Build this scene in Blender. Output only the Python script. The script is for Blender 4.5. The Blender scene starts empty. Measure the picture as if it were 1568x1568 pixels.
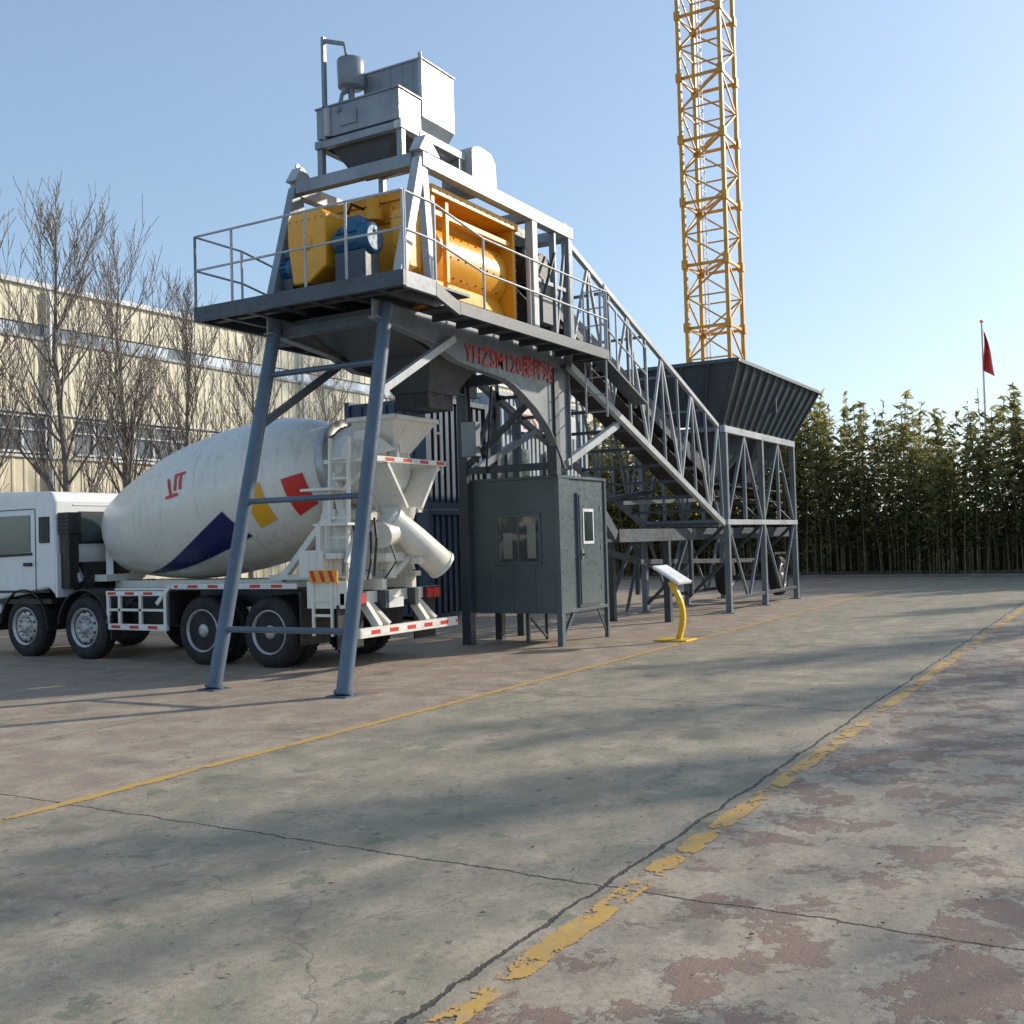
import bpy, bmesh, math, random, bisect
import numpy as np
from mathutils import Vector, Matrix
random.seed(7); np.random.seed(7)
S = bpy.context.scene
COL = S.collection
V = Vector

# ------------------------------------------------------------ node helper
class G:
    def __init__(s, name):
        s.m = bpy.data.materials.new(name); s.m.use_nodes = True
        s.t = s.m.node_tree; s.t.nodes.clear()
        s.out = s.t.nodes.new('ShaderNodeOutputMaterial')
    def n(s, typ, **kw):
        nd = s.t.nodes.new(typ)
        for k, v in kw.items(): setattr(nd, k, v)
        return nd
    def put(s, sock, v):
        if isinstance(v, bpy.types.NodeSocket): s.t.links.new(v, sock)
        elif isinstance(v, (tuple, list)):
            if len(v) == 3 and sock.type == 'RGBA': v = (*v, 1)
            sock.default_value = v
        else: sock.default_value = v
    def math(s, op, a, b=0.0, c=None, clamp=False):
        nd = s.n('ShaderNodeMath', operation=op, use_clamp=clamp)
        s.put(nd.inputs[0], a); s.put(nd.inputs[1], b)
        if c is not None: s.put(nd.inputs[2], c)
        return nd.outputs[0]
    def mix(s, f, a, b, blend='MIX'):
        nd = s.n('ShaderNodeMixRGB', blend_type=blend)
        s.put(nd.inputs[0], f); s.put(nd.inputs[1], a); s.put(nd.inputs[2], b)
        return nd.outputs[0]
    def noise(s, vec, scale, detail=3, rough=.5, dist=0):
        nd = s.n('ShaderNodeTexNoise')
        if vec is not None: s.put(nd.inputs['Vector'], vec)
        nd.inputs['Scale'].default_value = scale; nd.inputs['Detail'].default_value = detail
        nd.inputs['Roughness'].default_value = rough; nd.inputs['Distortion'].default_value = dist
        return nd.outputs['Fac']
    def step(s, v, a, b, lo=0., hi=1.):
        nd = s.n('ShaderNodeMapRange', interpolation_type='SMOOTHSTEP')
        s.put(nd.inputs['Value'], v); s.put(nd.inputs['From Min'], a); s.put(nd.inputs['From Max'], b)
        s.put(nd.inputs['To Min'], lo); s.put(nd.inputs['To Max'], hi)
        return nd.outputs['Result']
    def pos(s): return s.n('ShaderNodeNewGeometry').outputs['Position']
    def scl(s, vec, sc):
        nd = s.n('ShaderNodeVectorMath', operation='MULTIPLY'); s.put(nd.inputs[0], vec); nd.inputs[1].default_value = sc
        return nd.outputs[0]
    def xyz(s, vec):
        nd = s.n('ShaderNodeSeparateXYZ'); s.put(nd.inputs[0], vec); return nd.outputs
    def bsdf(s, col, rough=.5, metal=0., bump=None, bs=.3, bd=.02, coat=0, spec=.5):
        b = s.n('ShaderNodeBsdfPrincipled')
        s.put(b.inputs['Base Color'], col); s.put(b.inputs['Roughness'], rough); s.put(b.inputs['Metallic'], metal)
        b.inputs['Coat Weight'].default_value = coat; b.inputs['Specular IOR Level'].default_value = spec
        if bump is not None:
            bn = s.n('ShaderNodeBump'); bn.inputs['Strength'].default_value = bs; bn.inputs['Distance'].default_value = bd
            s.put(bn.inputs['Height'], bump); s.t.links.new(bn.outputs[0], b.inputs['Normal'])
        s.t.links.new(b.outputs[0], s.out.inputs[0])
        return b

def c3(c, k): return tuple(min(1, x*k) for x in c)

def paint(name, col, rough=.4, var=.18, dirt=.3, metal=0., coat=0., bump=.15, dcol=(.16,.13,.10)):
    g = G(name); p = g.pos()
    big = g.noise(p, 1.3, 3, .6); fine = g.noise(p, 14, 2, .65)
    streak = g.noise(g.scl(p, (9, 9, .8)), 1.0, 3, .6)
    c = g.mix(g.step(big, .3, .7), c3(col, 1-var), c3(col, 1+var))
    c = g.mix(g.step(fine, .35, .8, 0, .35), c, c3(col, .72))
    d = g.math('MULTIPLY', g.step(streak, .5, .78), dirt, clamp=True)
    c = g.mix(d, c, dcol)
    r = g.math('ADD', g.step(fine, .2, .8, -.1, .14), rough)
    g.bsdf(c, r, metal, bump=big, bs=bump, bd=.03, coat=coat)
    return g.m

M = {}
M['grey']  = paint('grey_painted_steel', (.235,.275,.31), .34, dirt=.22)
M['lgrey'] = paint('light_grey_painted_steel', (.43,.46,.48), .40, dirt=.2)  # also stands in for sunlit grey steel on the near-side beams
M['dgrey'] = paint('dark_grey_painted_steel', (.05,.065,.079), .42, dirt=.2, dcol=(.12,.10,.08))
M['bluegrey'] = paint('blue_grey_painted_pipe', (.085,.13,.18), .36, dirt=.2)
M['cabin'] = paint('cabin_painted_steel', (.10,.132,.145), .30, dirt=.08, var=.1)
M['girder'] = paint('girder_painted_steel', (.20,.23,.255), .42, dirt=.25)
M['batch'] = paint('batcher_painted_steel', (.068,.088,.103), .42, dirt=.25)
M['bframe'] = paint('batcher_frame_steel', (.17,.20,.225), .42, dirt=.2)
M['orange'] = paint('mixer_orange_paint', (.85,.40,.025), .34, dirt=.14, var=.06)
M['blue']  = paint('motor_blue_cover', (.012,.10,.20), .45, dirt=.2)
M['cream'] = paint('truck_cream_paint', (.78,.76,.68), .33, var=.05, dirt=.32, coat=.2, dcol=(.32,.28,.22))
M['white'] = paint('cab_white_paint', (.80,.81,.79), .28, var=.04, dirt=.12, coat=.4, dcol=(.4,.37,.32))
M['black'] = paint('black_plastic', (.018,.018,.02), .5, dirt=.25)
M['rubber'] = paint('tyre_rubber', (.02,.02,.021), .8, dirt=.35, dcol=(.09,.08,.07))
M['rim']   = paint('wheel_rim', (.42,.42,.41), .38, dirt=.4, metal=.5)
M['red']   = paint('red_paint', (.62,.03,.02), .4, dirt=.1)
M['tapew'] = paint('white_reflective_tape', (.75,.75,.75), .35, dirt=.15)
M['yel']   = paint('yellow_decal', (.78,.40,.02), .35, dirt=.05, var=.04)
M['navy']  = paint('navy_decal', (.012,.02,.10), .3, dirt=.05, var=.05)
M['lamp']  = paint('tail_lamp_lens', (.6,.02,.01), .15, dirt=0)
M['crane'] = paint('crane_yellow_paint', (.66,.32,.03), .5, dirt=.5, dcol=(.20,.10,.04))
M['syel']  = paint('stand_yellow_paint', (.80,.50,.02), .35, dirt=.1)
M['contb'] = paint('container_blue', (.018,.045,.085), .45, dirt=.3)
M['contw'] = paint('container_pale', (.36,.41,.45), .5, dirt=.3)
M['wall']  = paint('cream_wall_sheet', (.72,.665,.49), .55, var=.05, dirt=.14, dcol=(.42,.36,.26))
M['roof']  = paint('roof_sheet', (.38,.40,.42), .5)
M['kerb']  = paint('kerb_concrete', (.20,.18,.16), .85)
M['frame'] = paint('white_window_frame', (.68,.70,.72), .5)
M['belt']  = paint('rubber_belt', (.03,.03,.03), .75, dirt=.5)
M['ply']   = paint('dark_interior', (.03,.035,.04), .8)
M['curtain'] = paint('cabin_interior_paper', (.25,.27,.24), .8)

def glass(name, col, rough=.06):
    g = G(name); p = g.pos()
    n = g.noise(p, .7, 3, .6)
    c = g.mix(g.step(n, .35, .65), c3(col, .6), c3(col, 1.5))
    g.bsdf(c, rough, 0., bump=n, bs=.08, bd=.05, spec=1.0)
    return g.m
M['glass'] = glass('dark_glass', (.04,.06,.062))
M['bglass'] = glass('building_glass', (.14,.18,.21), .12)
M['strip'] = glass('skylight_strip', (.42,.50,.58), .3)

def leafmat(name, a, b, trans=.35):
    g = G(name)
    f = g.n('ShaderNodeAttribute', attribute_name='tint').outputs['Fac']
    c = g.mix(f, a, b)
    d = g.n('ShaderNodeBsdfDiffuse'); g.put(d.inputs[0], c)
    t = g.n('ShaderNodeBsdfTranslucent'); g.put(t.inputs[0], c)
    m = g.n('ShaderNodeMixShader'); m.inputs[0].default_value = trans
    g.t.links.new(d.outputs[0], m.inputs[1]); g.t.links.new(t.outputs[0], m.inputs[2])
    g.t.links.new(m.outputs[0], g.out.inputs[0])
    return g.m
M['bamboo'] = leafmat('bamboo_leaves', (.055,.07,.028), (.40,.37,.15), .5)  # second colour is the sunlit look of the upper leaves
M['leaf'] = leafmat('tree_leaves', (.05,.07,.02), (.09,.11,.03), .3)
M['litter'] = leafmat('dry_leaves', (.16,.11,.06), (.30,.22,.12), .1)
def bark(name, col):
    g = G(name); p = g.pos()
    n = g.noise(g.scl(p, (1,1,.25)), 12, 3, .7)
    g.bsdf(g.mix(g.step(n,.3,.7), c3(col,.6), c3(col,1.3)), .9, bump=n, bs=.5)
    return g.m
M['bark'] = bark('bare_tree_bark', (.25,.215,.185))
M['culm'] = bark('bamboo_culm', (.17,.15,.08))

# ------------------------------------------------------------ mesh builder
def empty(name, loc=(0,0,0)):
    e = bpy.data.objects.new(name, None); e.location = loc; e.empty_display_size = .5
    COL.objects.link(e); return e

class B:
    def __init__(s, name, parent=None, bevel=0., loc=None):
        s.name=name; s.p=parent; s.bev=bevel; s.v=[]; s.f=[]; s.mi=[]; s.sm=[]; s.mats=[]; s.loc=loc
    def add(s, vs, fs, mat, smooth=False):
        if mat not in s.mats: s.mats.append(mat)
        k = s.mats.index(mat); o = len(s.v)
        s.v.extend([tuple(v) for v in vs])
        for f in fs:
            s.f.append(tuple(i+o for i in f)); s.mi.append(k); s.sm.append(smooth)
    def box(s, x0,x1,y0,y1,z0,z1, mat):
        vs=[(x,y,z) for z in (z0,z1) for y in (y0,y1) for x in (x0,x1)]
        s.add(vs, [(0,2,3,1),(4,5,7,6),(0,1,5,4),(2,6,7,3),(0,4,6,2),(1,3,7,5)], mat)
    def beam(s, p, q, w, h, mat, up=(0,0,1)):
        p=V(p); q=V(q); d=(q-p).normalized(); u=V(up)
        if abs(d.dot(u))>.98: u=V((1,0,0))
        a=d.cross(u).normalized(); b=a.cross(d).normalized()
        vs=[]
        for c in (p,q):
            for i,j in ((-1,-1),(1,-1),(1,1),(-1,1)): vs.append(c+a*i*w/2+b*j*h/2)
        s.add(vs, [(0,1,2,3),(7,6,5,4),(0,4,5,1),(1,5,6,2),(2,6,7,3),(3,7,4,0)], mat)
    def cyl(s, p, q, r, mat, n=12, r2=None, smooth=True, caps=True):
        s.lathe(p, V(q)-V(p), [(0,r),((V(q)-V(p)).length, r if r2 is None else r2)], mat, n, smooth, caps)
    def lathe(s, p, axis, prof, mat, n=24, smooth=True, caps=True, flat=None):
        p=V(p); d=V(axis).normalized(); u=V((0,0,1)) if abs(d.z)<.95 else V((1,0,0))
        a=d.cross(u).normalized(); b=a.cross(d).normalized(); vs=[]; fs=[]
        for t,r in prof:
            for i in range(n):
                th=2*math.pi*i/n; vs.append(p+d*t+a*(r*math.cos(th))+b*(r*math.sin(th)))
        for k in range(len(prof)-1):
            for i in range(n):
                j=(i+1)%n; fs.append((k*n+i,k*n+j,(k+1)*n+j,(k+1)*n+i))
        s.add(vs,fs,mat,smooth)
        if caps:
            s.add(vs[:n],[tuple(range(n))],mat); s.add(vs[-n:],[tuple(range(n))[::-1]],mat)
    def prism(s, pts, off, mat, smooth=False):
        n=len(pts); off=V(off); vs=[V(p) for p in pts]+[V(p)+off for p in pts]
        fs=[tuple(range(n)), tuple(range(2*n-1,n-1,-1))]+[(i,(i+1)%n,n+(i+1)%n,n+i) for i in range(n)]
        s.add(vs,fs,mat,smooth)
    def frustum(s, a, b, mat, caps=True):
        vs=[V(x) for x in a]+[V(x) for x in b]
        fs=[(i,(i+1)%4,4+(i+1)%4,4+i) for i in range(4)]
        if caps: fs+=[(3,2,1,0),(4,5,6,7)]
        s.add(vs,fs,mat)
    def pipe(s, pts, r, mat, n=8):
        for i in range(len(pts)-1): s.cyl(pts[i],pts[i+1],r,mat,n)
        for p in pts[1:-1]: s.ball(p,r*1.02,mat)
    def ball(s, p, r, mat, sc=(1,1,1), n=8, m=5):
        vs=[];fs=[];p=V(p)
        for k in range(m+1):
            ph=math.pi*k/m
            for i in range(n):
                th=2*math.pi*i/n
                vs.append(p+V((r*sc[0]*math.sin(ph)*math.cos(th), r*sc[1]*math.sin(ph)*math.sin(th), r*sc[2]*math.cos(ph))))
        for k in range(m):
            for i in range(n):
                j=(i+1)%n; fs.append((k*n+i,(k+1)*n+i,(k+1)*n+j,k*n+j))
        s.add(vs,fs,mat,True)
    def done(s, recalc=True):
        me=bpy.data.meshes.new(s.name)
        loc = V(s.loc) if s.loc is not None else (V(s.p.location) if s.p else V((0,0,0)))
        me.from_pydata([tuple(V(v)-loc) for v in s.v],[],s.f)
        for m in s.mats: me.materials.append(M[m])
        me.polygons.foreach_set('material_index', s.mi); me.polygons.foreach_set('use_smooth', s.sm)
        if recalc:
            bm=bmesh.new(); bm.from_mesh(me)
            bmesh.ops.recalc_face_normals(bm, faces=bm.faces); bm.to_mesh(me); bm.free()
        me.update()
        o=bpy.data.objects.new(s.name, me); COL.objects.link(o)
        if s.p:
            o.parent=s.p; o.location=(0,0,0) if s.loc is None else loc-V(s.p.location)
        else: o.location=loc
        if s.bev:
            md=o.modifiers.new('bev','BEVEL'); md.width=s.bev; md.segments=1 if s.bev<.02 else 3; md.limit_method='ANGLE'; md.angle_limit=math.radians(50)
        return o

# ------------------------------------------------------------ camera
TH=math.radians(30.4); PI_=math.atan(45/1640); R_=0.028
h=1.8
right0=V((math.sin(TH),-math.cos(TH),0)); f0=V((math.cos(TH),math.sin(TH),0)); up=V((0,0,1))
fw=f0*math.cos(PI_)+up*math.sin(PI_); up0=up*math.cos(PI_)-f0*math.sin(PI_)
rc=right0*math.cos(R_)-up0*math.sin(R_); uc=right0*math.sin(R_)+up0*math.cos(R_)
cam=bpy.data.cameras.new('camera'); co=bpy.data.objects.new('camera',cam); COL.objects.link(co)
mt=Matrix((( rc.x,uc.x,-fw.x,0),(rc.y,uc.y,-fw.y,0),(rc.z,uc.z,-fw.z,h),(0,0,0,1)))
co.matrix_world=mt
cam.sensor_width=36; cam.lens=36*1640/1568; cam.clip_end=3000; cam.clip_start=.05
S.camera=co

# ------------------------------------------------------------ light
SUN=V((.86*math.cos(math.radians(24)),-.51*math.cos(math.radians(24)),math.sin(math.radians(24)))).normalized()
w=bpy.data.worlds.new('World'); S.world=w; w.use_nodes=True
nt=w.node_tree; bg=nt.nodes['Background']; sk=nt.nodes.new('ShaderNodeTexSky'); sk.sky_type='NISHITA'
sk.sun_disc=False; sk.sun_elevation=math.radians(24); sk.sun_rotation=math.atan2(SUN.x,SUN.y)
sk.air_density=1.0; sk.dust_density=1.3; sk.ozone_density=1.6; sk.altitude=50
gm=nt.nodes.new('ShaderNodeGamma'); gm.inputs[1].default_value=.60
ml=nt.nodes.new('ShaderNodeMixRGB'); ml.blend_type='MULTIPLY'; ml.inputs[0].default_value=1; ml.inputs[2].default_value=(1.80,2.08,2.34,1)
nt.links.new(sk.outputs[0],gm.inputs[0]); nt.links.new(gm.outputs[0],ml.inputs[1]); nt.links.new(ml.outputs[0],bg.inputs[0]); bg.inputs[1].default_value=.15
sl=bpy.data.lights.new('sun','SUN'); sl.energy=4.8; sl.angle=math.radians(1.1); sl.color=(1,.90,.76)
so=bpy.data.objects.new('sun',sl); COL.objects.link(so); so.rotation_mode='QUATERNION'
so.rotation_quaternion=(-SUN).to_track_quat('-Z','Y'); so.location=(20,-20,30)
S.view_settings.view_transform='Standard'; S.view_settings.look='None'; S.view_settings.exposure=0

# ------------------------------------------------------------ ground
g=G('worn_painted_concrete'); p=g.pos(); X,Y,Z=g.xyz(p)
n1=g.noise(p,.35,3,.6); n2=g.noise(p,2.2,5,.65); n3=g.noise(p,22,3,.7); n4=g.noise(p,120,2,.6)
nflow=g.noise(g.scl(p,(.5,2.0,1)),1.2,4,.65,.6)
conc=g.mix(g.step(n2,.3,.72),(.31,.25,.185),(.48,.395,.295))
conc=g.mix(g.step(n1,.35,.65,0,.5),conc,(.33,.275,.21))
wob=g.math('MULTIPLY',g.math('SUBTRACT',g.noise(p,3.0,4,.7),.5),.12)
Yw=g.math('ADD',Y,wob)
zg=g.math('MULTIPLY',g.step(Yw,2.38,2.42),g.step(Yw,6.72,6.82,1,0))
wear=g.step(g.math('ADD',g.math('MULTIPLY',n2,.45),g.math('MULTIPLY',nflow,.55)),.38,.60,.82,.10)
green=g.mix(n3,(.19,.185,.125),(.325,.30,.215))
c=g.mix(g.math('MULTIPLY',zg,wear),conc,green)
cn=g.noise(p,2.6,6,.74)
chip=g.math('MULTIPLY',zg,g.step(cn,.59,.61))
c=g.mix(g.math('MULTIPLY',chip,.55),c,(.11,.155,.10))
chip2=g.math('MULTIPLY',zg,g.step(cn,.395,.38))
c=g.mix(g.math('MULTIPLY',chip2,.5),c,(.44,.39,.31))
zr=g.step(Yw,2.22,2.26,1,0)
pe=g.noise(p,2.3,7,.72,.3)
bias=g.step(n1,.40,.62,-.04,.03)
pe=g.math('ADD',pe,bias)
peel=g.step(pe,.525,.533)
maroon=g.mix(n3,(.16,.09,.068),(.29,.17,.13))
c=g.mix(g.math('MULTIPLY',zr,g.math('MULTIPLY',peel,.75)),c,maroon)
edge=g.math('MULTIPLY',zr,g.math('MULTIPLY',g.step(pe,.510,.525),g.step(pe,.527,.531,1,0)))
c=g.mix(g.math('MULTIPLY',edge,.6),c,(.08,.06,.05))
p43=g.noise(p,4.3,5,.75)
c=g.mix(g.math('MULTIPLY',g.math('MULTIPLY',zr,g.step(p43,.59,.61)),.5),c,(.52,.45,.36))
c=g.mix(g.math('MULTIPLY',g.step(p43,.40,.385),.40),c,(.14,.115,.095))
zl=g.step(Yw,6.8,6.9)
brown=g.mix(n3,(.25,.175,.13),(.39,.29,.225))
c=g.mix(g.math('MULTIPLY',zl,g.step(n2,.3,.62,.75,.15)),c,brown)
c=g.mix(g.step(n3,.42,.8,0,.6),c,(.14,.12,.095))
c=g.mix(g.step(n4,.58,.70,0,.5),c,(.54,.48,.39))
c=g.mix(g.step(n4,.40,.28,0,.5),c,(.10,.085,.07))
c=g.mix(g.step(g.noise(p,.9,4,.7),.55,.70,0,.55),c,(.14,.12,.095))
spots=g.step(g.noise(p,7,3,.6),.67,.70)
c=g.mix(g.math('MULTIPLY',spots,.6),c,(.07,.06,.055))
w1=g.math('MULTIPLY',g.math('SUBTRACT',g.noise(p,1.9,5,.75),.5),.16)
def joint(coord, off, period, width):
    v=g.math('ADD',g.math('ADD',coord,w1),-off)
    return g.step(g.math('PINGPONG',v,period/2),width*.4,width,1,0)
j=g.math('MAXIMUM',g.math('MAXIMUM',joint(X,5.05,6.0,.013),joint(Y,2.48,40.,.02)),joint(Y,9.3,40.,.012))
thin=g.n('ShaderNodeTexVoronoi',feature='DISTANCE_TO_EDGE')
vv=g.n('ShaderNodeVectorMath',operation='ADD'); g.put(vv.inputs[0],p)
nv=g.n('ShaderNodeTexNoise'); nv.inputs['Scale'].default_value=1.5; nv.inputs['Detail'].default_value=4; g.put(nv.inputs['Vector'],p)
g.t.links.new(g.scl(nv.outputs['Color'],(1.2,1.2,0)),vv.inputs[1])
g.put(thin.inputs['Vector'],vv.outputs[0]); thin.inputs['Scale'].default_value=.22
hair=g.math('MULTIPLY',g.step(thin.outputs['Distance'],.0006,.0020,1,0),.45)
c=g.mix(g.math('MULTIPLY',j,.85),c,(.045,.04,.035)); c=g.mix(hair,c,(.08,.07,.06))
hgt=g.math('ADD',g.math('MULTIPLY',n3,.5),g.math('MULTIPLY',n4,.25))
hgt=g.math('ADD',hgt,g.math('MULTIPLY',g.math('MULTIPLY',zr,peel),.35))
hgt=g.math('SUBTRACT',hgt,g.math('MULTIPLY',j,1.2))
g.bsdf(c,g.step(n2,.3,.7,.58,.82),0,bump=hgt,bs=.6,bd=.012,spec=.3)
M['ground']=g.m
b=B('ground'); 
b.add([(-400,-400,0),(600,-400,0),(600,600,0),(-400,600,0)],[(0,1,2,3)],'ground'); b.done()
# scattered dry leaves / grit on the yard
b=B('leaf_litter')
rl=random.Random(5)
for i in range(420):
    x=rl.uniform(3,26)**1.0; y=rl.uniform(-3,9); a=rl.uniform(0,6.28); s=rl.uniform(.006,.022)
    dx,dy=math.cos(a)*s,math.sin(a)*s
    b.add([(x-dx,y-dy,.008),(x-dy*.5,y+dx*.5,.008+s*.3),(x+dx,y+dy,.012),(x+dy*.5,y-dx*.5,.008+s*.15)],[(0,1,2,3)],'litter')
b.done(False)

def linemat(name, thr, wid):
    g=G(name); p=g.pos(); X,Y,Z=g.xyz(p)
    n=g.noise(p,3.2,6,.74,.2); n3=g.noise(p,25,3,.6)
    col=g.mix(n3,(.46,.26,.06),(.64,.40,.11)); col=g.mix(g.step(g.noise(p,9,3,.7),.45,.68,0,.7),col,(.40,.30,.18))
    bs=g.bsdf(col,.65,0,bump=n,bs=.3)
    tr=g.n('ShaderNodeBsdfTransparent'); mx=g.n('ShaderNodeMixShader')
    yy=g.math('ABSOLUTE',g.math('SUBTRACT',Y,wid[0]))
    e=g.math('ADD',n,g.step(yy,wid[1]*.6,wid[1],0,-.18))
    g.t.links.new(g.step(e,thr,thr+.015),mx.inputs[0]); g.t.links.new(tr.outputs[0],mx.inputs[1]); g.t.links.new(bs.outputs[0],mx.inputs[2])
    g.t.links.new(mx.outputs[0],g.out.inputs[0]); return g.m
M['ly1']=linemat('worn_yellow_line',.46,(2.32,.09)); M['ly2']=linemat('yellow_line_paint',.39,(6.76,.06))
b=B('yellow_line_marking'); b.add([(-10,2.22,.004),(42,2.22,.004),(42,2.42,.004),(-10,2.42,.004)],[(0,1,2,3)],'ly1'); b.done()
b=B('yellow_line_marking'); b.add([(-10,6.69,.004),(36,6.69,.004),(36,6.83,.004),(-10,6.83,.004)],[(0,1,2,3)],'ly2'); b.done()

# ------------------------------------------------------------ warehouse
E=empty('warehouse_building',(40,34,0))
def sheet(b,x0,x1,y,z0,z1,mat,per=.42,dep=.022):
    xs=[];x=x0
    while x<x1-per:
        xs+= [(x,y),(x+per*.62,y),(x+per*.72,y-dep),(x+per*.9,y-dep)]; x+=per
    xs.append((x1,y)); n=len(xs)
    vs=[(a,c_,z0) for a,c_ in xs]+[(a,c_,z1) for a,c_ in xs]
    b.add(vs,[(i,i+1,n+i+1,n+i) for i in range(n-1)],mat)
WY=30
b=B('walls',E)
x0,x1=4,78
sheet(b,x0,x1,WY,0,4.95,'wall'); sheet(b,x0,x1,WY,6.25,8.72,'wall'); sheet(b,x0,x1,WY,9.12,10.3,'wall')
b.box(x0,x1,WY+.25,WY+.4,0,10.2,'ply')
x=x0
while x<x1:
    sheet(b,x,x+.9,WY,4.95,6.25,'wall'); x+=6.0
b.box(x0,x0+.2,WY+.41,50,0,10.2,'wall'); b.box(x1-.2,x1,WY+.41,50,0,10.2,'wall'); b.box(x0,x1,49.8,50,0,10.2,'wall')
b.done(False)
b=B('windows',E)
x=x0+.9
while x<x1-5:
    b.box(x,x+5.1,WY+.1,WY+.14,4.95,6.25,'bglass')
    for k in range(7): b.box(x+k*.83,x+k*.83+.08,WY+.02,WY+.09,4.96,6.24,'frame')
    b.box(x,x+5.1,WY+.0,WY+.085,5.0,5.07,'frame'); b.box(x,x+5.1,WY+.0,WY+.085,6.14,6.22,'frame'); b.box(x,x+5.1,WY+.01,WY+.08,5.72,5.77,'frame')
    x+=6.0
x=x0
while x<x1-3:
    L=random.choice([1.0,2.0,3.0]); 
    b.box(x,x+L,WY+.05,WY+.1,8.74,9.10,'strip' if random.random()<.65 else 'bglass'); x+=L
b.done()
b=B('trim',E)
b.box(x0-.1,x1+.1,WY-.12,WY+.35,10.3,10.46,'frame'); b.box(x0,x1,WY-.09,WY+.02,4.86,4.94,'frame'); b.box(x0,x1,WY-.09,WY+.02,6.26,6.33,'frame')
b.box(x0,x1,WY-.08,WY+.02,8.62,8.72,'roof')
for x in range(10,78,12): b.cyl((x,WY-.12,0),(x,WY-.12,10.2),.07,'frame')
b.done()
b=B('roof',E); b.frustum([(x0,WY,10.25),(x1,WY,10.25),(x1,50,10.25),(x0,50,10.25)],[(x0,39.9,12),(x1,39.9,12),(x1,40.1,12),(x0,40.1,12)],'roof'); b.done()

# ------------------------------------------------------------ bare trees
def bare_tree(name,loc,H,seed,spread=1.,leaf=0,trunk=.13,rmin=.011,nb=5,first=2,lenf=.30,elr=(.9,1.9),maxlev=3,sub=(2,1)):
    rnd=random.Random(seed); b=B(name,loc=loc); L=V(loc)
    tips=[]
    def seg(p,q,r1,r2,n=5): b.lathe(p,q-p,[(0,max(r1,rmin)),((q-p).length,max(r2,rmin*.8))],'bark',n,True,False)
    def branch(p,d,length,r,lev):
        n=5 if lev==1 else (4 if lev==2 else 2); q=p
        for k in range(n):
            d=(d+V((rnd.uniform(-.11,.11),rnd.uniform(-.11,.11),.11))).normalized()
            q2=q+d*(length/n); ra=r*(1-k/n*.75); rb=r*(1-(k+1)/n*.75)
            seg(q,q2,ra,rb,4 if lev<2 else 3)
            if lev<maxlev:
                for _ in range(sub[0] if lev==1 else sub[1]):
                    az=rnd.uniform(0,2*math.pi); side=V((math.cos(az),math.sin(az),rnd.uniform(.3,.9))).normalized()
                    nd=(d*.9+side*.7).normalized()
                    branch(q2 if _ else q.lerp(q2,.6),nd,length*rnd.uniform(.35,.58),rb*.6,lev+1)
            q=q2
        tips.append(q)
    q=L.copy(); n=12
    for k in range(n):
        q2=q+V((rnd.uniform(-.08,.08),rnd.uniform(-.08,.08),H*.96/n)); ra=trunk*(1-k/n*.88); rb=trunk*(1-(k+1)/n*.88)
        seg(q,q2,ra,rb,8)
        if k>=first:
            for _ in range(nb if k<n-1 else 2):
                az=rnd.uniform(0,2*math.pi); el=rnd.uniform(*elr)
                dd=V((math.cos(az)*spread,math.sin(az)*spread,el)).normalized()
                branch(q.lerp(q2,rnd.random()),dd,(H*lenf)*(1-(k-2)/n*.85)*rnd.uniform(.6,1.15),ra*.45,1)
        q=q2
    if leaf:
        for t in tips:
            if rnd.random()>leaf: continue
            for _ in range(2):
                c_=t+V((rnd.uniform(-.3,.3),rnd.uniform(-.3,.3),rnd.uniform(-.3,.3)))
                a=V((rnd.uniform(-1,1),rnd.uniform(-1,1),rnd.uniform(-1,1))).normalized()*rnd.uniform(.06,.16)
                e=a.orthogonal().normalized()*rnd.uniform(.04,.10)
                b.add([c_-a,c_+e,c_+a,c_-e],[(0,1,2,3)],'leaf')
    return b.done(False)
tp=[]
for i,(x,y,H) in enumerate([(16.3,25,10.6),(18.9,25,11.2),(21.2,25.3,10.2)]):
    tp.append(bare_tree('bare_poplar_tree',(x,y,0),H,30+i,1.05,trunk=.14,rmin=.009,nb=3,first=2,lenf=.37))
for i,(x,y,s,r) in enumerate([(23.2,25,.90,1.1),(25.9,25.2,.80,2.7),(29.5,25,.78,4.0),(34,25,.75,5.2),(13.2,25,1,2)]):
    o=tp[i%3].copy(); COL.objects.link(o); o.location=(x,y,0); o.scale=(s,s,s); o.rotation_euler=(0,0,r)
# row of trees bounding the yard on the right-hand side (they cast the streaky shade)
proto=[bare_tree('roadside_tree',(14.5,-6.2,0),9.0,51,1.0,.30,.13,.011,3,2,.30,(.6,1.4),3,(2,1)), bare_tree('roadside_tree',(20.5,-5.4,0),10.0,52,1.1,.30,.13,.011,3,2,.30,(.6,1.4),3,(2,1))]
k=0
for x in [26.5,33,41]:
    o=proto[k%2].copy(); COL.objects.link(o); o.location=(x,-6+random.uniform(-.7,.7),0)
    o.rotation_euler=(0,0,random.uniform(0,6.28)); s=random.uniform(.9,1.05); o.scale=(s,s,s); k+=1

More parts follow.
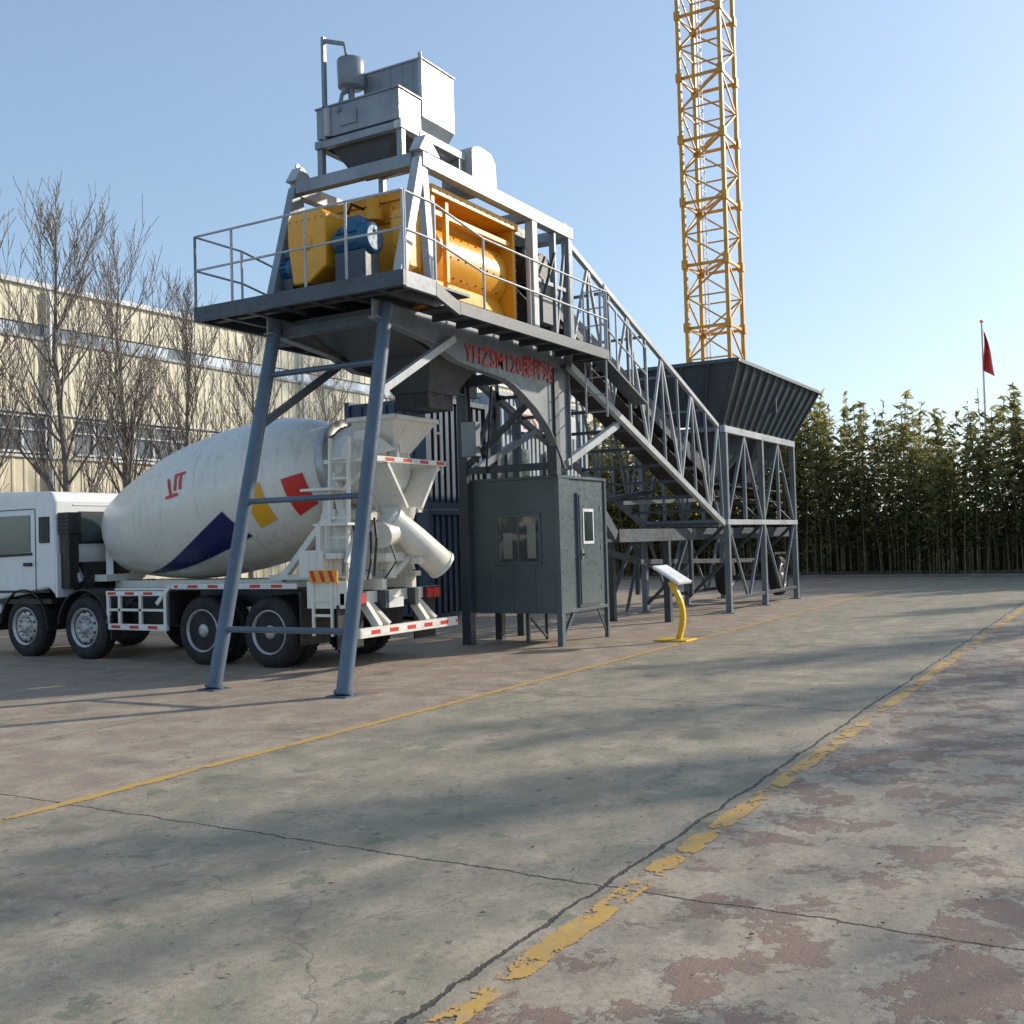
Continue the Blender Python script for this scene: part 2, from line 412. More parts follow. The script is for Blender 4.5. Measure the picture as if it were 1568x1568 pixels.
# ------------------------------------------------------------ bamboo hedge
def bamboo():
    rng=np.random.default_rng(3); verts=[];faces=[];mi=[];tint=[]
    y=-12.0
    while y<24:
        y+=rng.uniform(.02,.078)
        x=44.2+rng.uniform(0,2.8)+ .4*math.sin(y*.9)
        H=(6.8+.45*math.sin(y*.55+1)+.35*math.sin(y*1.7)+.25*math.sin(y*4.1)+rng.uniform(-2.2,.75))
        lx=rng.uniform(-.6,.15); ly=rng.uniform(-.5,.5); pr=None
        for k in range(5):
            f=k/4; P=np.array([x+lx*f*f*1.5,y+ly*f*f*1.5,H*f*(1-.04*f)])
            if pr is not None:
                r=.024*(1-.6*f); o=len(verts)
                for Q in (pr,P):
                    verts.extend([Q+np.array([-r,-r,0]),Q+np.array([r,-r,0]),Q+np.array([0,r,0])])
                for i in range(3): faces.append((o+i,o+(i+1)%3,o+3+(i+1)%3,o+3+i)); mi.append(1); tint.append(0)
            pr=P
        nl=int(135*H/6.5); clump=rng.uniform(-.2,.25)
        F=rng.random(nl)**.75; AZ=rng.uniform(0,6.283,nl); RR=rng.random(nl)**.5
        for f,az,q in zip(F,AZ,RR):
            if f<.22 and rng.random()<.8: continue
            f2=round(f*16)/16+rng.normal()*.012
            rad=(.10+.50*(1-f)**.55)*(1 if f>.2 else .6); rr=rad*q
            c_=np.array([x+lx*f*f*1.5+math.cos(az)*rr,y+ly*f*f*1.5+math.sin(az)*rr,H*f2*(1-.04*f2)-rr*.25])
            ln=rng.uniform(.11,.24); a=np.array([math.cos(az)*.8,math.sin(az)*.8,rng.uniform(-.8,.7)]); a/=np.linalg.norm(a)
            e=np.cross(a,rng.normal(size=3)); e/=np.linalg.norm(e); e*=ln*.28; a*=ln
            o=len(verts); verts.extend([c_-a,c_+e-a*.2,c_+a,c_-e-a*.2]); faces.append((o,o+1,o+2,o+3)); mi.append(0)
            tint.append(min(1,max(0,(f-.30)*1.2+clump+rng.uniform(-.2,.25))))  # sunlit tops and shaded foot put into leaf colour by height
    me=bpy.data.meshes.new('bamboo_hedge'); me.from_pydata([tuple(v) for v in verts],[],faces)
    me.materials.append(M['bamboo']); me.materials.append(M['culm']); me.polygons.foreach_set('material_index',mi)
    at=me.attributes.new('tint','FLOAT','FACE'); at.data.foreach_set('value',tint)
    o=bpy.data.objects.new('bamboo_hedge',me); COL.objects.link(o)
bamboo()
b=B('kerb',bevel=.01); b.box(43.3,43.45,-30,27,0,.10,'kerb'); b.done()
b=B('soil_bed'); b.add([(43.46,-30,.06),(49,-30,.06),(49,27,.06),(43.46,27,.06)],[(0,1,2,3)],'culm'); b.done()
b=B('boundary_wall',bevel=.01); b.box(48.6,48.85,-30,27,0,2.4,'ply'); b.box(48.55,48.9,-30,27,2.4,2.5,'ply'); b.done()

# ------------------------------------------------------------ tower crane mast
cx,cy,hw=53.56,18.79,1.118
E=empty('tower_crane',(cx,cy,0)); b=B('mast',E)
def cc(i,j,z): return V((cx+i*hw,cy+j*hw,z))
nsec=14; SH=3.276; ZO=-.54+SH
cor=[(-1,-1),(1,-1),(1,1),(-1,1)]
for i,j in cor: b.beam(cc(i,j,0),cc(i,j,nsec*SH+ZO),.19,.19,'crane')
for k in range(-1,nsec):
    z=k*SH+ZO
    for a in range(4):
        A=cor[a];C=cor[(a+1)%4]
        b.beam(cc(*A,z),cc(*C,z),.10,.15,'crane')
        m1=z+SH*.5
        b.beam(cc(*A,m1),cc(*C,m1),.07,.07,'crane')
        P,Q=(A,C) if a%2==0 else (C,A)
        b.beam(cc(*P,z+.1),cc(*Q,m1),.08,.08,'crane'); b.beam(cc(*Q,m1),cc(*P,z+SH),.08,.08,'crane')
    for i,j in cor: b.beam(cc(i,j,z-.18),cc(i,j,z+.28),.31,.31,'crane')
    b.beam(cc(-1,-1,z),cc(1,1,z),.09,.13,'crane')
for dx in (-.25,.25): b.beam((cx+dx,cy+.4,0),(cx+dx,cy+.4,nsec*SH),.05,.05,'frame')
for k in range(int(nsec*SH/.35)): b.beam((cx-.25,cy+.4,k*.35),(cx+.25,cy+.4,k*.35),.03,.03,'frame')
b.box(cx-2.4,cx+2.4,cy-2.4,cy+2.4,0,.25,'roof')
b.done()

# ------------------------------------------------------------ flag
E=empty('flag_pole',(62,6.95,0)); b=B('pole',E); b.cyl((62,6.95,0),(62,6.95,12.8),.08,'frame',8,.04); b.ball((62,6.95,12.85),.1,'yel'); b.done()
b=B('flag',E); vs=[];fs=[]
for i in range(9):
    for k in range(13):
        u=i/8; v=k/12; vs.append((62-.1*math.sin(u*9+v*2),6.9-u*(.12+.42*v)-.05*math.sin(v*5),12.5-v*2.3-u*.35))
for i in range(8):
    for k in range(12): a=i*13+k; fs.append((a,a+1,a+14,a+13))
b.add(vs,fs,'red',True); b.done(False)

# ------------------------------------------------------------ containers behind
def container(name,x0,x1,y0,y1,z0,z1,mat):
    E=empty(name,((x0+x1)/2,(y0+y1)/2,z0)); b=B('body',E)
    b.box(x0+.06,x1-.06,y0+.1,y1-.1,z0+.1,z1-.06,mat)
    x=x0+.15
    while x<x1-.25: b.box(x,x+.13,y0+.05,y0+.1,z0+.16,z1-.14,mat); b.box(x,x+.13,y1-.1,y1-.05,z0+.16,z1-.14,mat); x+=.25
    y=y0+.15
    while y<y1-.25: b.box(x0+.02,x0+.06,y,y+.13,z0+.16,z1-.14,mat); y+=.25
    for yy in (y0,y1-.14):
        b.box(x0,x1,yy,yy+.14,z0,z0+.15,mat); b.box(x0+.001,x1-.001,yy+.001,yy+.139,z1-.12,z1,mat)
        for xx in (x0,x1-.15): b.box(xx-.004,xx+.154,yy-.004,yy+.144,z0-.0+.003,z1+.004,mat)
    b.done(); return E
container('shipping_container',20.5,23.3,14.3,16.7,0,2.6,'contb')
container('shipping_container',20.5,23.3,14.3,16.7,2.62,5.3,'contb')
e=container('site_office_container',25.6,31.6,15.6,18.0,0.0,2.9,'contw')
e=container('site_office_container',25.6,31.6,15.6,18.0,2.95,6.1,'contw')
b=B('sign_board',e); b.box(26.6,30.6,15.5,15.56,5.0,5.7,'frame'); b.box(26.3,27.6,15.53,15.57,3.5,4.5,'glass'); b.box(28.6,29.9,15.53,15.57,3.5,4.5,'glass'); b.done()
def text(name,body,size,loc,rot,mat,parent,ext=.004,space=1.0,shear=0,sx=1,bold=.012):
    cu=bpy.data.curves.new(name,'FONT'); cu.body=body; cu.size=size; cu.extrude=ext; cu.space_character=space; cu.shear=shear; cu.offset=size*bold
    cu.materials.append(M[mat]); o=bpy.data.objects.new(name,cu); COL.objects.link(o)
    o.rotation_euler=rot; o.scale=(sx,1,1)
    if parent: o.parent=parent; o.location=V(loc)-V(parent.location)
    else: o.location=loc
    return o
text('sign_lettering','HZS120',.62,(26.9,15.49,5.1),(math.pi/2,0,0),'red',e)

# ------------------------------------------------------------ concrete plant
P=empty('mobile_concrete_mixing_plant',(13.5,9.3,0))
ZD=5.2
b=B('front_legs',P)
for (fx,fy,tx,ty) in ((10.07,8.32,11.25,8.42),(9.97,10.37,11.2,10.3)):
    b.cyl((fx,fy,.015),(tx,ty,4.95),.095,'bluegrey',20)
    b.box(fx-.15,fx+.15,fy-.15,fy+.15,.0,.018,'bluegrey')
    b.cyl((fx,fy,.02),(fx+.012,fy,.06),.125,'bluegrey',16)
def legp(i,z):
    a=((10.07,8.32,11.25,8.42),(9.97,10.37,11.2,10.3))[i]; t=z/4.95
    return V((a[0]+(a[2]-a[0])*t,a[1]+(a[3]-a[1])*t,z))
for z in (.76,2.43,4.18): b.cyl(legp(0,z),legp(1,z),.040,'bluegrey',10)
b.beam(legp(1,3.45),(12.7,10.25,4.62),.09,.09,'dgrey'); b.beam(legp(0,3.75),(12.75,8.38,4.72),.10,.10,'lgrey')
b.done()
b=B('deck',P,.004)
X0,X1,Y0,Y1=10.67,12.3,7.72,11.35
b.box(X0+.06,X1,Y0+.06,Y1-.06,ZD-.06,ZD-.02,'dgrey')
b.box(X0,X0+.06,Y0,Y1,ZD-.2,ZD,'dgrey'); b.box(X0+.06,11.4,Y0+.0,Y0+.058,ZD-.21,ZD-.002,'grey'); b.box(X0+.06,X1,Y1-.058,Y1,ZD-.2,ZD-.002,'dgrey')
for y in (8.2,8.75,9.3,9.85,10.4,10.9): b.box(X0+.062,X1,y-.04,y+.04,ZD-.185,ZD-.062,'dgrey')
b.box(X0+.3,X0+.4,Y0+.06,Y1-.06,ZD-.17,ZD-.064,'dgrey'); 
b.prism([(11.38,Y0,ZD-.21),(11.38,Y0,ZD-.02),(11.95,Y0,ZD-.19),(11.95,Y0,ZD-.37)],(0,.055,0),'dgrey')
zl=ZD-.18
b.box(11.95,16.6,Y0,Y0+.055,zl-.17,zl,'dgrey'); b.box(11.9,16.6,Y0+.056,8.36,zl-.07,zl-.03,'dgrey')
b.box(16.545,16.6,Y0+.056,8.36,zl-.17,zl-.003,'dgrey')
for k in range(8): x=12.2+k*.6; b.box(x,x+.06,Y0+.057,8.36,zl-.15,zl-.072,'dgrey')
b.box(12.31,16.4,Y1-.055,Y1,zl-.17,zl,'dgrey'); b.box(12.31,16.4,10.5,Y1-.056,zl-.07,zl-.03,'dgrey')
for k in range(8): x=12.2+k*.55; b.box(x+.12,x+.18,10.5,Y1-.057,zl-.15,zl-.072,'dgrey')
b.done()
b=B('railing',P)
def rail(pts,h=1.0,r=.017):
    for hh in (h,h*.52):
        b.pipe([(x,y,z+hh) for x,y,z in pts],r,'lgrey',8)
    for x,y,z in pts: b.cyl((x,y,z-.12),(x,y,z+h),.019,'lgrey',8)
yy=Y0+.02; xx=X0+.02
rail([(xx,Y1-.03,ZD),(xx,10.62,ZD),(xx,9.3,ZD),(xx,8.62,ZD),(xx+.02,yy,ZD)])
rail([(xx+.06,yy,ZD),(11.4,yy,ZD)]); rail([(11.41,yy,ZD),(12.6,yy,zl),(13.9,yy,zl),(15.2,yy,zl),(16.56,yy,zl)])
rail([(xx,Y1-.03,ZD),(11.6,Y1-.03,ZD),(12.8,Y1-.03,zl),(14.5,Y1-.03,zl),(16.3,Y1-.03,zl)])
for yl in (7.85,8.25): b.cyl((16.72,yl,3.9),(16.72,yl,6.2),.02,'lgrey',6)
for k in range(8): b.cyl((16.72,7.85,4.0+k*.3),(16.72,8.25,4.0+k*.3),.013,'lgrey',6)
b.done()
b=B('chassis_girder',P,.004)
prof=[(11.0,4.99),(16.38,4.99),(16.38,3.02),(16.14,3.02),(16.0,3.22),(15.82,3.46),(15.6,3.68),(15.2,3.95),(14.8,4.14),(14.5,4.26),(14.2,4.33),(13.4,4.38),(12.9,4.43),(12.3,4.60),(11.0,4.76)]
prof2=[(11.0,4.99),(16.38,4.99),(16.38,4.4),(12.9,4.45),(12.3,4.62),(11.0,4.76)]
for y,pf in ((8.40,prof),(10.22,prof2)):
    b.prism([(x,y+.05,z) for x,z in pf],(0,.03,0),'girder')
    lo=pf[3:] if pf is prof else pf[2:]
    for i in range(len(lo)-1): b.beam((lo[i][0],y+.065,lo[i][1]),(lo[i+1][0],y+.065,lo[i+1][1]),.15,.022,'girder')
b.box(16.38,16.40,8.39,8.54,3.0,4.99,'girder')
for x in (11.2,12.4,13.0,14.2,15.4): b.box(x,x+.12,8.49,10.2,4.72,4.86,'dgrey')
b.beam((16.3,8.46,3.12),(18.3,8.4,3.93),.11,.12,'lgrey'); b.beam((16.3,10.28,3.12),(18.3,10.2,3.93),.11,.12,'girder')
b.done()
text('lettering','YHZSM120搅拌站',.36,(13.15,8.435,4.47),(math.pi/2,0,0),'red',P,.003,1.08,0,.93,.012)
b=B('rear_support_frame',P,.004)
for y in (8.5,10.3):
    b.box(15.86,16.02,y-.09,y+.09,2.9 if y<9 else 0.0,4.7,'dgrey')
b.beam((15.94,10.3,3.1),(15.94,8.6,4.45),.09,.09,'dgrey')
b.box(15.88,16.0,8.6,10.2,3.0,3.12,'dgrey'); b.box(15.88,16.0,8.6,10.2,4.55,4.7,'dgrey')
b.box(16.9,17.04,10.2,10.34,0,4.6,'dgrey'); b.beam((16.0,10.28,3.0),(17.0,10.28,4.4),.08,.08,'dgrey')
b.box(17.7,17.82,10.2,10.34,0,4.1,'dgrey')
# cable box and pipes hung on the far column
b.box(15.7,15.85,9.9,10.2,3.3,3.9,'grey'); b.pipe([(15.8,10.1,4.6),(15.75,10.05,3.9)],.03,'black'); b.pipe([(15.78,9.6,4.5),(15.8,9.7,3.6),(15.85,9.8,3.0)],.02,'black')
b.done()
b=B('discharge_hopper',P,.004)
b.frustum([(12.55,8.6,4.9),(14.3,8.6,4.9),(14.3,10.1,4.9),(12.55,10.1,4.9)],[(13.0,9.0,4.05),(13.7,9.0,4.05),(13.7,9.65,4.05),(13.0,9.65,4.05)],'dgrey')
b.box(13.02,13.68,9.02,9.63,3.82,4.05,'black')
b.prism([(11.3,8.7,4.95),(12.5,8.7,4.95),(12.6,8.7,4.55)],(0,1.4,0),'dgrey')
b.done()
b=B('twin_shaft_mixer',P,.006)
b.box(12.33,14.45,8.80,10.1,5.15,6.68,'orange')
for x0_,x1_ in ((12.24,12.32),(14.46,14.54)): b.box(x0_,x1_,8.34,10.3,5.12,6.68,'orange')
b.lathe((12.33,8.97,5.98),(1,0,0),[(0,.53),(2.12,.53)],'orange',40,True,False)
b.lathe((12.33,9.75,5.98),(1,0,0),[(0,.53),(2.12,.53)],'orange',40,True,False)
b.box(12.2,14.58,8.30,10.34,6.68,6.8,'orange'); b.box(12.6,12.68,8.35,8.42,5.15,6.67,'orange')
b.box(12.33,14.45,8.36,8.46,5.14,5.24,'orange'); b.box(12.33,14.45,8.38,8.50,6.42,6.5,'orange')
b.prism([(12.34,8.46,5.24),(12.34,8.62,5.62),(14.44,8.62,5.62),(14.44,8.46,5.24)],(0,.05,0),'orange')
for k in range(8):
    for a in (.55,-.1,-.62):
        yb=8.97-.53*math.cos(a); zb=5.98+.53*math.sin(a)
        b.ball((12.85+k*.2,yb,zb),.016,'ply' if k%3 else 'rim')
for x in (12.24,14.5):
    for k in range(9): b.ball((x+.03,8.338,5.2+k*.17),.016,'rim')
for k in range(12): b.ball((12.4+k*.18,8.297,6.74),.014,'rim')
b.box(12.9,13.5,8.7,9.6,6.8,6.98,'dgrey'); b.box(13.8,14.3,8.5,9.9,6.8,6.92,'dgrey')
for y in (8.55,9.0,9.36,9.75,10.15): b.box(12.18,12.24,y-.02,y+.02,5.2,6.6,'orange')
for z in (5.5,6.4): b.box(12.19,12.24,8.42,10.2,z-.02,z+.02,'orange')
b.done()
b=B('gearbox',P,.03)
for y,wd,xf in ((9.74,.34,11.22),(8.62,.15,11.85)):
    b.prism([(xf,y-wd,5.62),(xf,y-wd,6.33),(xf,y-wd*.75,6.42),(xf,y+wd*.75,6.42),(xf,y+wd,6.33),(xf,y+wd,6.0),(xf,y+wd*.75,5.42),(xf,y-wd*.1,5.42)],(.45,0,0) if wd>.2 else (.3,0,0),'orange')
    b.lathe((xf+.3,y+.02,5.9),(1,0,0),[(0,.27 if wd>.2 else .14),(.15,.27 if wd>.2 else .14)],'orange',24)
    b.lathe((xf-.03,y,5.98),(1,0,0),[(0,.1),(.03,.12)],'orange',20)
    b.box(xf+.1,xf+.4,y-wd*.7,y+wd*.7,5.19,5.42,'dgrey')
    for k in range(6): b.ball((xf-.005,y-wd*.85+k*wd*.34,6.3),.014,'rim')
b.done()
b=B('motor',P)
# main drive motor lies across the deck with cooling fins and fan cowl
for ya,z,l,xm,r in ((9.33,5.93,.62,11.42,.19),(10.42,5.72,.36,11.5,.17)):
    b.lathe((xm,ya,z),(0,-1,0),[(0,r*.6),(.02,r*.9),(.08,r),(l-.16,r),(l-.14,r*1.1),(l-.02,r*1.1),(l,r*.85)],'blue',28)
    for k in range(16):
        a=k/16*6.283; b.beam((xm+(r+.012)*math.cos(a),ya-.1,z+(r+.012)*math.sin(a)),(xm+(r+.012)*math.cos(a),ya-l+.18,z+(r+.012)*math.sin(a)),.012,.03,'blue',(math.cos(a),0,math.sin(a)))
    b.box(xm-.1,xm+.1,ya-l*.7,ya-l*.3,z+r,z+r+.12,'blue'); b.box(xm-.15,xm+.15,ya-l+.05,ya-.05,5.19,z-r+.02,'dgrey')
def tarp(cx_,cy_,cz_,r,sc,seed):
    n,m=28,18; vs=[];fs=[]; rr=random.Random(seed); ph=[rr.uniform(0,6) for _ in range(6)]
    for k in range(m+1):
        a=math.pi*k/m
        for i in range(n):
            t=2*math.pi*i/n
            q=r*(1+.09*math.sin(3*t+ph[0]+4*a)+.07*math.sin(7*t+ph[1]-3*a)+.05*math.sin(11*t+ph[2]+9*a)+.05*math.sin(8*a+ph[3]))
            vs.append((cx_+q*sc[0]*math.sin(a)*math.cos(t),cy_+q*sc[1]*math.sin(a)*math.sin(t),cz_+q*sc[2]*math.cos(a)))
    for k in range(m):
        for i in range(n): j=(i+1)%n; fs.append((k*n+i,(k+1)*n+i,(k+1)*n+j,k*n+j))
    b.add(vs,fs,'blue',True)
tarp(11.42,9.0,6.02,.22,(.9,1.2,.75),1); tarp(11.5,9.0,5.38,.15,(1,1.5,.6),4)
b.lathe((12.05,9.2,6.38),(0,0,1),[(0,.14),(.15,.14),(.2,.09),(.32,.09)],'orange',16)
b.pipe([(11.6,9.3,6.4),(11.8,9.4,6.6),(12.2,9.5,6.65)],.02,'black'); b.pipe([(11.0,10.0,5.2),(11.1,9.6,5.25),(11.3,9.2,5.3)],.02,'black')
b.done()
b=B('upper_frame',P,.005)
XA,XB=11.75,16.15; ZT=6.98
for y in (8.2,10.4):
    b.box(XA,XB,y-.08,y+.08,ZT-.1,ZT+.1,'lgrey')
    b.beam((XA+.02,y,ZT),(11.22,y,ZD-.02),.16,.13,'grey' if y>9 else 'lgrey',(0,1,0)); b.beam((XA+.06,y,ZT-.05),(11.98,y,ZD-.02),.14,.11,'grey' if y>9 else 'lgrey',(0,1,0))  # same steel: sunlit near side painted lighter, far side darker
    b.prism([(XA-.1,y-.09,ZT+.1),(XA+.06,y-.09,ZT+.34),(XA+.12,y-.09,ZT+.34),(XA+.4,y-.09,ZT+.1)],(0,.18,0),'lgrey')
    b.box(14.74,14.9,y-.07,y+.07,zl-.02,ZT-.1,'lgrey'); b.box(15.5,15.57,y-.05,y+.05,zl-.02,ZT-.1,'grey'); b.box(15.98,16.12,y-.07,y+.07,4.99,ZT-.1,'grey')
    b.beam((15.57,y,5.1),(15.98,y,6.8),.05,.05,'grey'); b.box(14.9,15.98,y-.03,y+.03,5.95,6.02,'grey')
b.box(XA-.07,XA+.07,8.28,10.32,ZT-.09,ZT+.09,'grey'); b.box(14.76,14.88,8.28,10.32,ZT-.09,ZT+.07,'grey'); b.box(16.0,16.13,8.28,10.32,ZT-.09,ZT+.07,'grey'); b.box(13.1,13.2,8.28,10.32,ZT-.09,ZT+.06,'grey')
for (x,y) in ((XA+.09,10.4),(XA+.09,8.2)): b.lathe((x,y-.01,ZT+.36),(0,1,0),[(0,.05),(.02,.05)],'grey',12)
b.lathe((16.0,8.19,ZT+.12),(0,1,0),[(0,.05),(.02,.05)],'grey',12)
b.done()
b=B('conveyor_head_drive',P,.01)
b.lathe((15.3,8.5,6.35),(0,1,0),[(0,.3),(1.5,.3)],'black',24); b.box(15.0,15.7,8.6,9.9,6.6,6.95,'dgrey')
b.lathe((15.25,8.22,6.25),(0,1,0),[(0,.22),(.3,.22)],'black',20); b.box(15.05,15.4,8.15,8.3,5.3,5.75,'dgrey')
b.pipe([(15.1,8.3,5.3),(15.2,8.1,6.1),(15.45,8.12,6.5)],.025,'black')
b.done()
b=B('weighing_hoppers',P,.008)
for x in (11.78,13.2):
    for y in (8.5,9.9): b.box(x-.045,x+.045,y-.045,y+.045,7.06,7.46,'grey')
for y in (8.5,9.9): b.box(11.70,13.3,y-.06,y+.06,7.46,7.57,'lgrey' if y<9 else 'grey')  # near beam carries the sunlit tone in its colour
for x in (11.76,12.5,13.22): b.box(x-.05,x+.05,8.56,9.84,7.46,7.565,'grey')
b.frustum([(11.8,8.55,7.6),(12.3,8.55,7.6),(12.3,9.85,7.6),(11.8,9.85,7.6)],[(12.0,9.0,7.08),(12.3,9.0,7.08),(12.3,9.5,7.08),(12.0,9.5,7.08)],'dgrey')
b.box(11.72,12.24,8.48,9.93,7.6,8.02,'grey'); b.box(11.70,12.26,8.46,9.95,8.02,8.045,'grey')
b.box(12.27,13.1,8.48,9.5,7.8,8.62,'grey'); b.frustum([(12.275,8.485,7.8),(13.095,8.485,7.8),(13.095,9.495,7.8),(12.275,9.495,7.8)],[(12.45,8.75,7.35),(13.0,8.75,7.35),(13.0,9.3,7.35),(12.45,9.3,7.35)],'grey')
b.box(12.25,13.12,8.46,9.52,8.62,8.645,'lgrey')
b.box(12.265,12.285,8.47,8.53,7.8,8.72,'lgrey')
for k in range(5): b.box(12.262,12.27,8.6+k*.2,8.62+k*.2,7.85,8.6,'grey')
b.box(11.7,11.72,9.2,9.5,7.7,7.9,'grey')
pts=[(13.35,0,7.1),(13.35,0,7.62)]+[(13.35+.3*(1-math.cos(a)),0,7.62+.12*math.sin(a)) for a in np.linspace(.2,1.57,5)]+[(13.9,0,7.72),(14.02,0,7.6),(14.05,0,7.25),(13.9,0,7.1)]
b.prism([(x,8.35,z) for x,_,z in pts],(0,.55,0),'lgrey')
b.lathe((12.05,9.55,8.36),(0,0,1),[(-.3,.04),(0,.05),(.02,.19),(.4,.2),(.42,.19),(.44,.0)],'grey',28)
b.lathe((12.9,8.9,8.64),(0,1,0),[(0,.09),(.25,.09)],'grey',16)
b.box(12.8,12.95,8.6,8.75,8.64,8.74,'lgrey')
b.done()
b=B('vent_pipe',P)
b.beam((11.73,9.78,7.57),(11.73,9.78,9.05),.05,.06,'grey'); b.beam((11.73,9.78,9.0),(11.85,9.5,8.93),.04,.05,'grey'); b.pipe([(11.85,9.5,8.93),(11.86,9.48,8.78)],.02,'grey')
b.cyl((11.71,9.72,7.6),(11.71,9.72,8.0),.05,'lgrey'); b.pipe([(12.1,9.55,8.4),(11.9,9.6,8.25),(11.69,9.5,7.9)],.03,'grey')
b.done()
# control cabin
C=empty('control_cabin',(16.95,9.43,0)); b=B('body',C,.008)
cx0,cx1,cy0,cy1,cz0,cz1=16.05,17.9,8.5,10.35,.55,2.9
b.box(cx0,cx1,cy0+.02,cy1,cz0,cz1-.04,'cabin'); b.box(cx0-.03,cx1+.02,cy0-.02,cy1+.02,cz1-.04,cz1+.01,'cabin')
b.box(cx0-.02,cx0+.10,cy0-.02,cy0+.08,.0,cz1-.04,'cabin'); b.box(cx0-.02,cx0+.06,cy1-.10,cy1+.012,.0,cz1-.04,'cabin'); b.box(cx1-.06,cx1+.012,cy0-.012,cy0+.06,0,cz1-.04,'cabin'); b.box(cx1-.08,cx1,cy1-.08,cy1,0,cz0,'cabin')
b.box(cx0+.1,cx1-.06,cy0-.015,cy0+.02,cz0,cz0+.06,'cabin')
b.box(cx0+.10,cx0+.4,cy0-.005,cy0+.02,cz0+.06,cz1-.04,'cabin')
for y in (8.98,9.42,9.9): b.box(cx0-.004,cx0+.004,y-.004,y+.004,cz0+.02,1.38,'black')
b.beam((cx0+.05,cy0+.03,.08),(cx0+.5,cy0+.03,cz0),.05,.05,'cabin'); b.beam((cx1-.05,cy0+.03,.1),(cx1-.4,cy0+.03,cz0),.03,.03,'cabin')
for x in (16.5,17.2): b.box(x,x+.06,9.4,9.46,0,cz0,'cabin')
b.beam((16.52,9.43,.5),(17.2,9.43,.05),.04,.04,'cabin')
b.done()
b=B('door',C,.006)
b.box(16.72,17.58,cy0-.022,cy0+.02,.62,2.62,'cabin'); b.box(16.76,17.54,cy0-.04,cy0-.022,.66,2.58,'cabin')
b.box(16.86,17.28,cy0-.052,cy0-.04,1.72,2.34,'frame'); b.box(16.90,17.24,cy0-.056,cy0-.052,1.77,2.29,'glass')
b.box(16.80,16.9,cy0-.09,cy0-.05,1.52,1.56,'black'); b.box(16.79,16.83,cy0-.06,cy0-.04,1.46,1.62,'rim')
for z in (.9,1.6,2.3): b.cyl((17.56,cy0-.045,z),(17.56,cy0-.045,z+.1),.015,'rim',8)
b.done()
b=B('front_window',C,.003)
wy0,wy1,wz0,wz1=8.85,9.74,1.42,2.24
b.box(cx0-.03,cx0-.0,wy0,wy0+.04,wz0,wz1,'cabin'); b.box(cx0-.03,cx0,wy1-.04,wy1,wz0,wz1,'cabin'); b.box(cx0-.032,cx0,wy0,wy1,wz0-.03,wz0+.02,'cabin'); b.box(cx0-.032,cx0,wy0,wy1,wz1-.02,wz1+.03,'cabin')
b.box(cx0-.016,cx0-.004,wy0+.04,wy1-.04,wz0+.02,wz1-.02,'glass'); b.box(cx0-.024,cx0-.017,9.28,9.31,wz0+.02,wz1-.02,'cabin')
b.box(cx0-.018,cx0-.0165,8.95,9.12,1.5,2.1,'curtain'); b.box(cx0-.018,cx0-.0165,9.42,9.6,1.5,1.95,'curtain')
b.done()

# ------------------------------------------------------------ inclined conveyor
Q=empty('inclined_belt_conveyor',(20,9.3,0)); b=B('lattice_truss',Q)
A0,A1=V((16.2,0,6.9)),V((23.55,0,4.32)); B0,B1=V((16.2,0,4.76)),V((23.75,0,2.08))
n=9
for y in (8.3,10.25):
    Y_=V((0,y,0)); m='bframe' if y>9 else 'lgrey'  # sunlit near truss coloured lighter than the far one
    b.beam(A0+Y_,A1+Y_,.085,.085,m); b.beam(B0+Y_,B1+Y_,.10,.12,m)
    for i in range(n+1):
        a=A0.lerp(A1,i/n)+Y_; c_=B0.lerp(B1,i/n)+Y_
        b.beam(a,c_,.045,.05,'bframe',(0,1,0))
        if i<n:
            a2=A0.lerp(A1,(i+1)/n)+Y_; c2=B0.lerp(B1,(i+1)/n)+Y_
            if i%2==0: b.beam(c_,a2,.045,.05,m,(0,1,0))
            else: b.beam(a,c2,.045,.05,m,(0,1,0))
for i in range(0,n+1):
    a=A0.lerp(A1,i/n); c_=B0.lerp(B1,i/n)
    if i%2==0: b.beam(a+V((0,8.35,0)),a+V((0,10.2,0)),.05,.05,'bframe')
    b.beam(c_+V((0,8.35,0)),c_+V((0,10.2,0)),.05,.06,'dgrey')
b.done()
b=B('belt',Q)
T0,T1=V((15.0,9.28,6.45)),V((24.6,9.28,3.05))
dz=V((0,0,1))
for side in (.5,-.5): b.beam(T0+V((0,side,.12)),T1+V((0,side,.12)),.02,.36,'dgrey')
b.beam(T0,T1,.9,.03,'belt'); b.beam(T0-dz*.3,T1-dz*.3,.9,.02,'belt')
b.beam(V((24.6,9.28,3.05)),V((30.4,9.28,3.0)),.9,.03,'belt'); b.beam(V((24.6,9.28,2.75)),V((30.4,9.28,2.7)),.9,.02,'belt')
for i in range(12):
    c_=T0.lerp(T1,(i+.5)/12)-dz*.1; b.cyl(c_+V((0,-.45,0)),c_+V((0,.45,0)),.055,'rim',8)
b.done()
b=B('walkway_railing',Q)
R0,R1=V((16.65,7.9,6.05)),V((18.6,7.9,5.35))
for i in range(4):
    c_=R0.lerp(R1,i/3); b.beam(c_-dz*1.0,c_,.03,.03,'lgrey')
b.pipe([R0,R1],.018,'lgrey'); b.pipe([R0-dz*.5,R1-dz*.5],.016,'lgrey'); b.beam(R0-dz*1.03+V((0,.15,0)),R1-dz*1.03+V((0,.15,0)),.3,.04,'dgrey')
b.done()
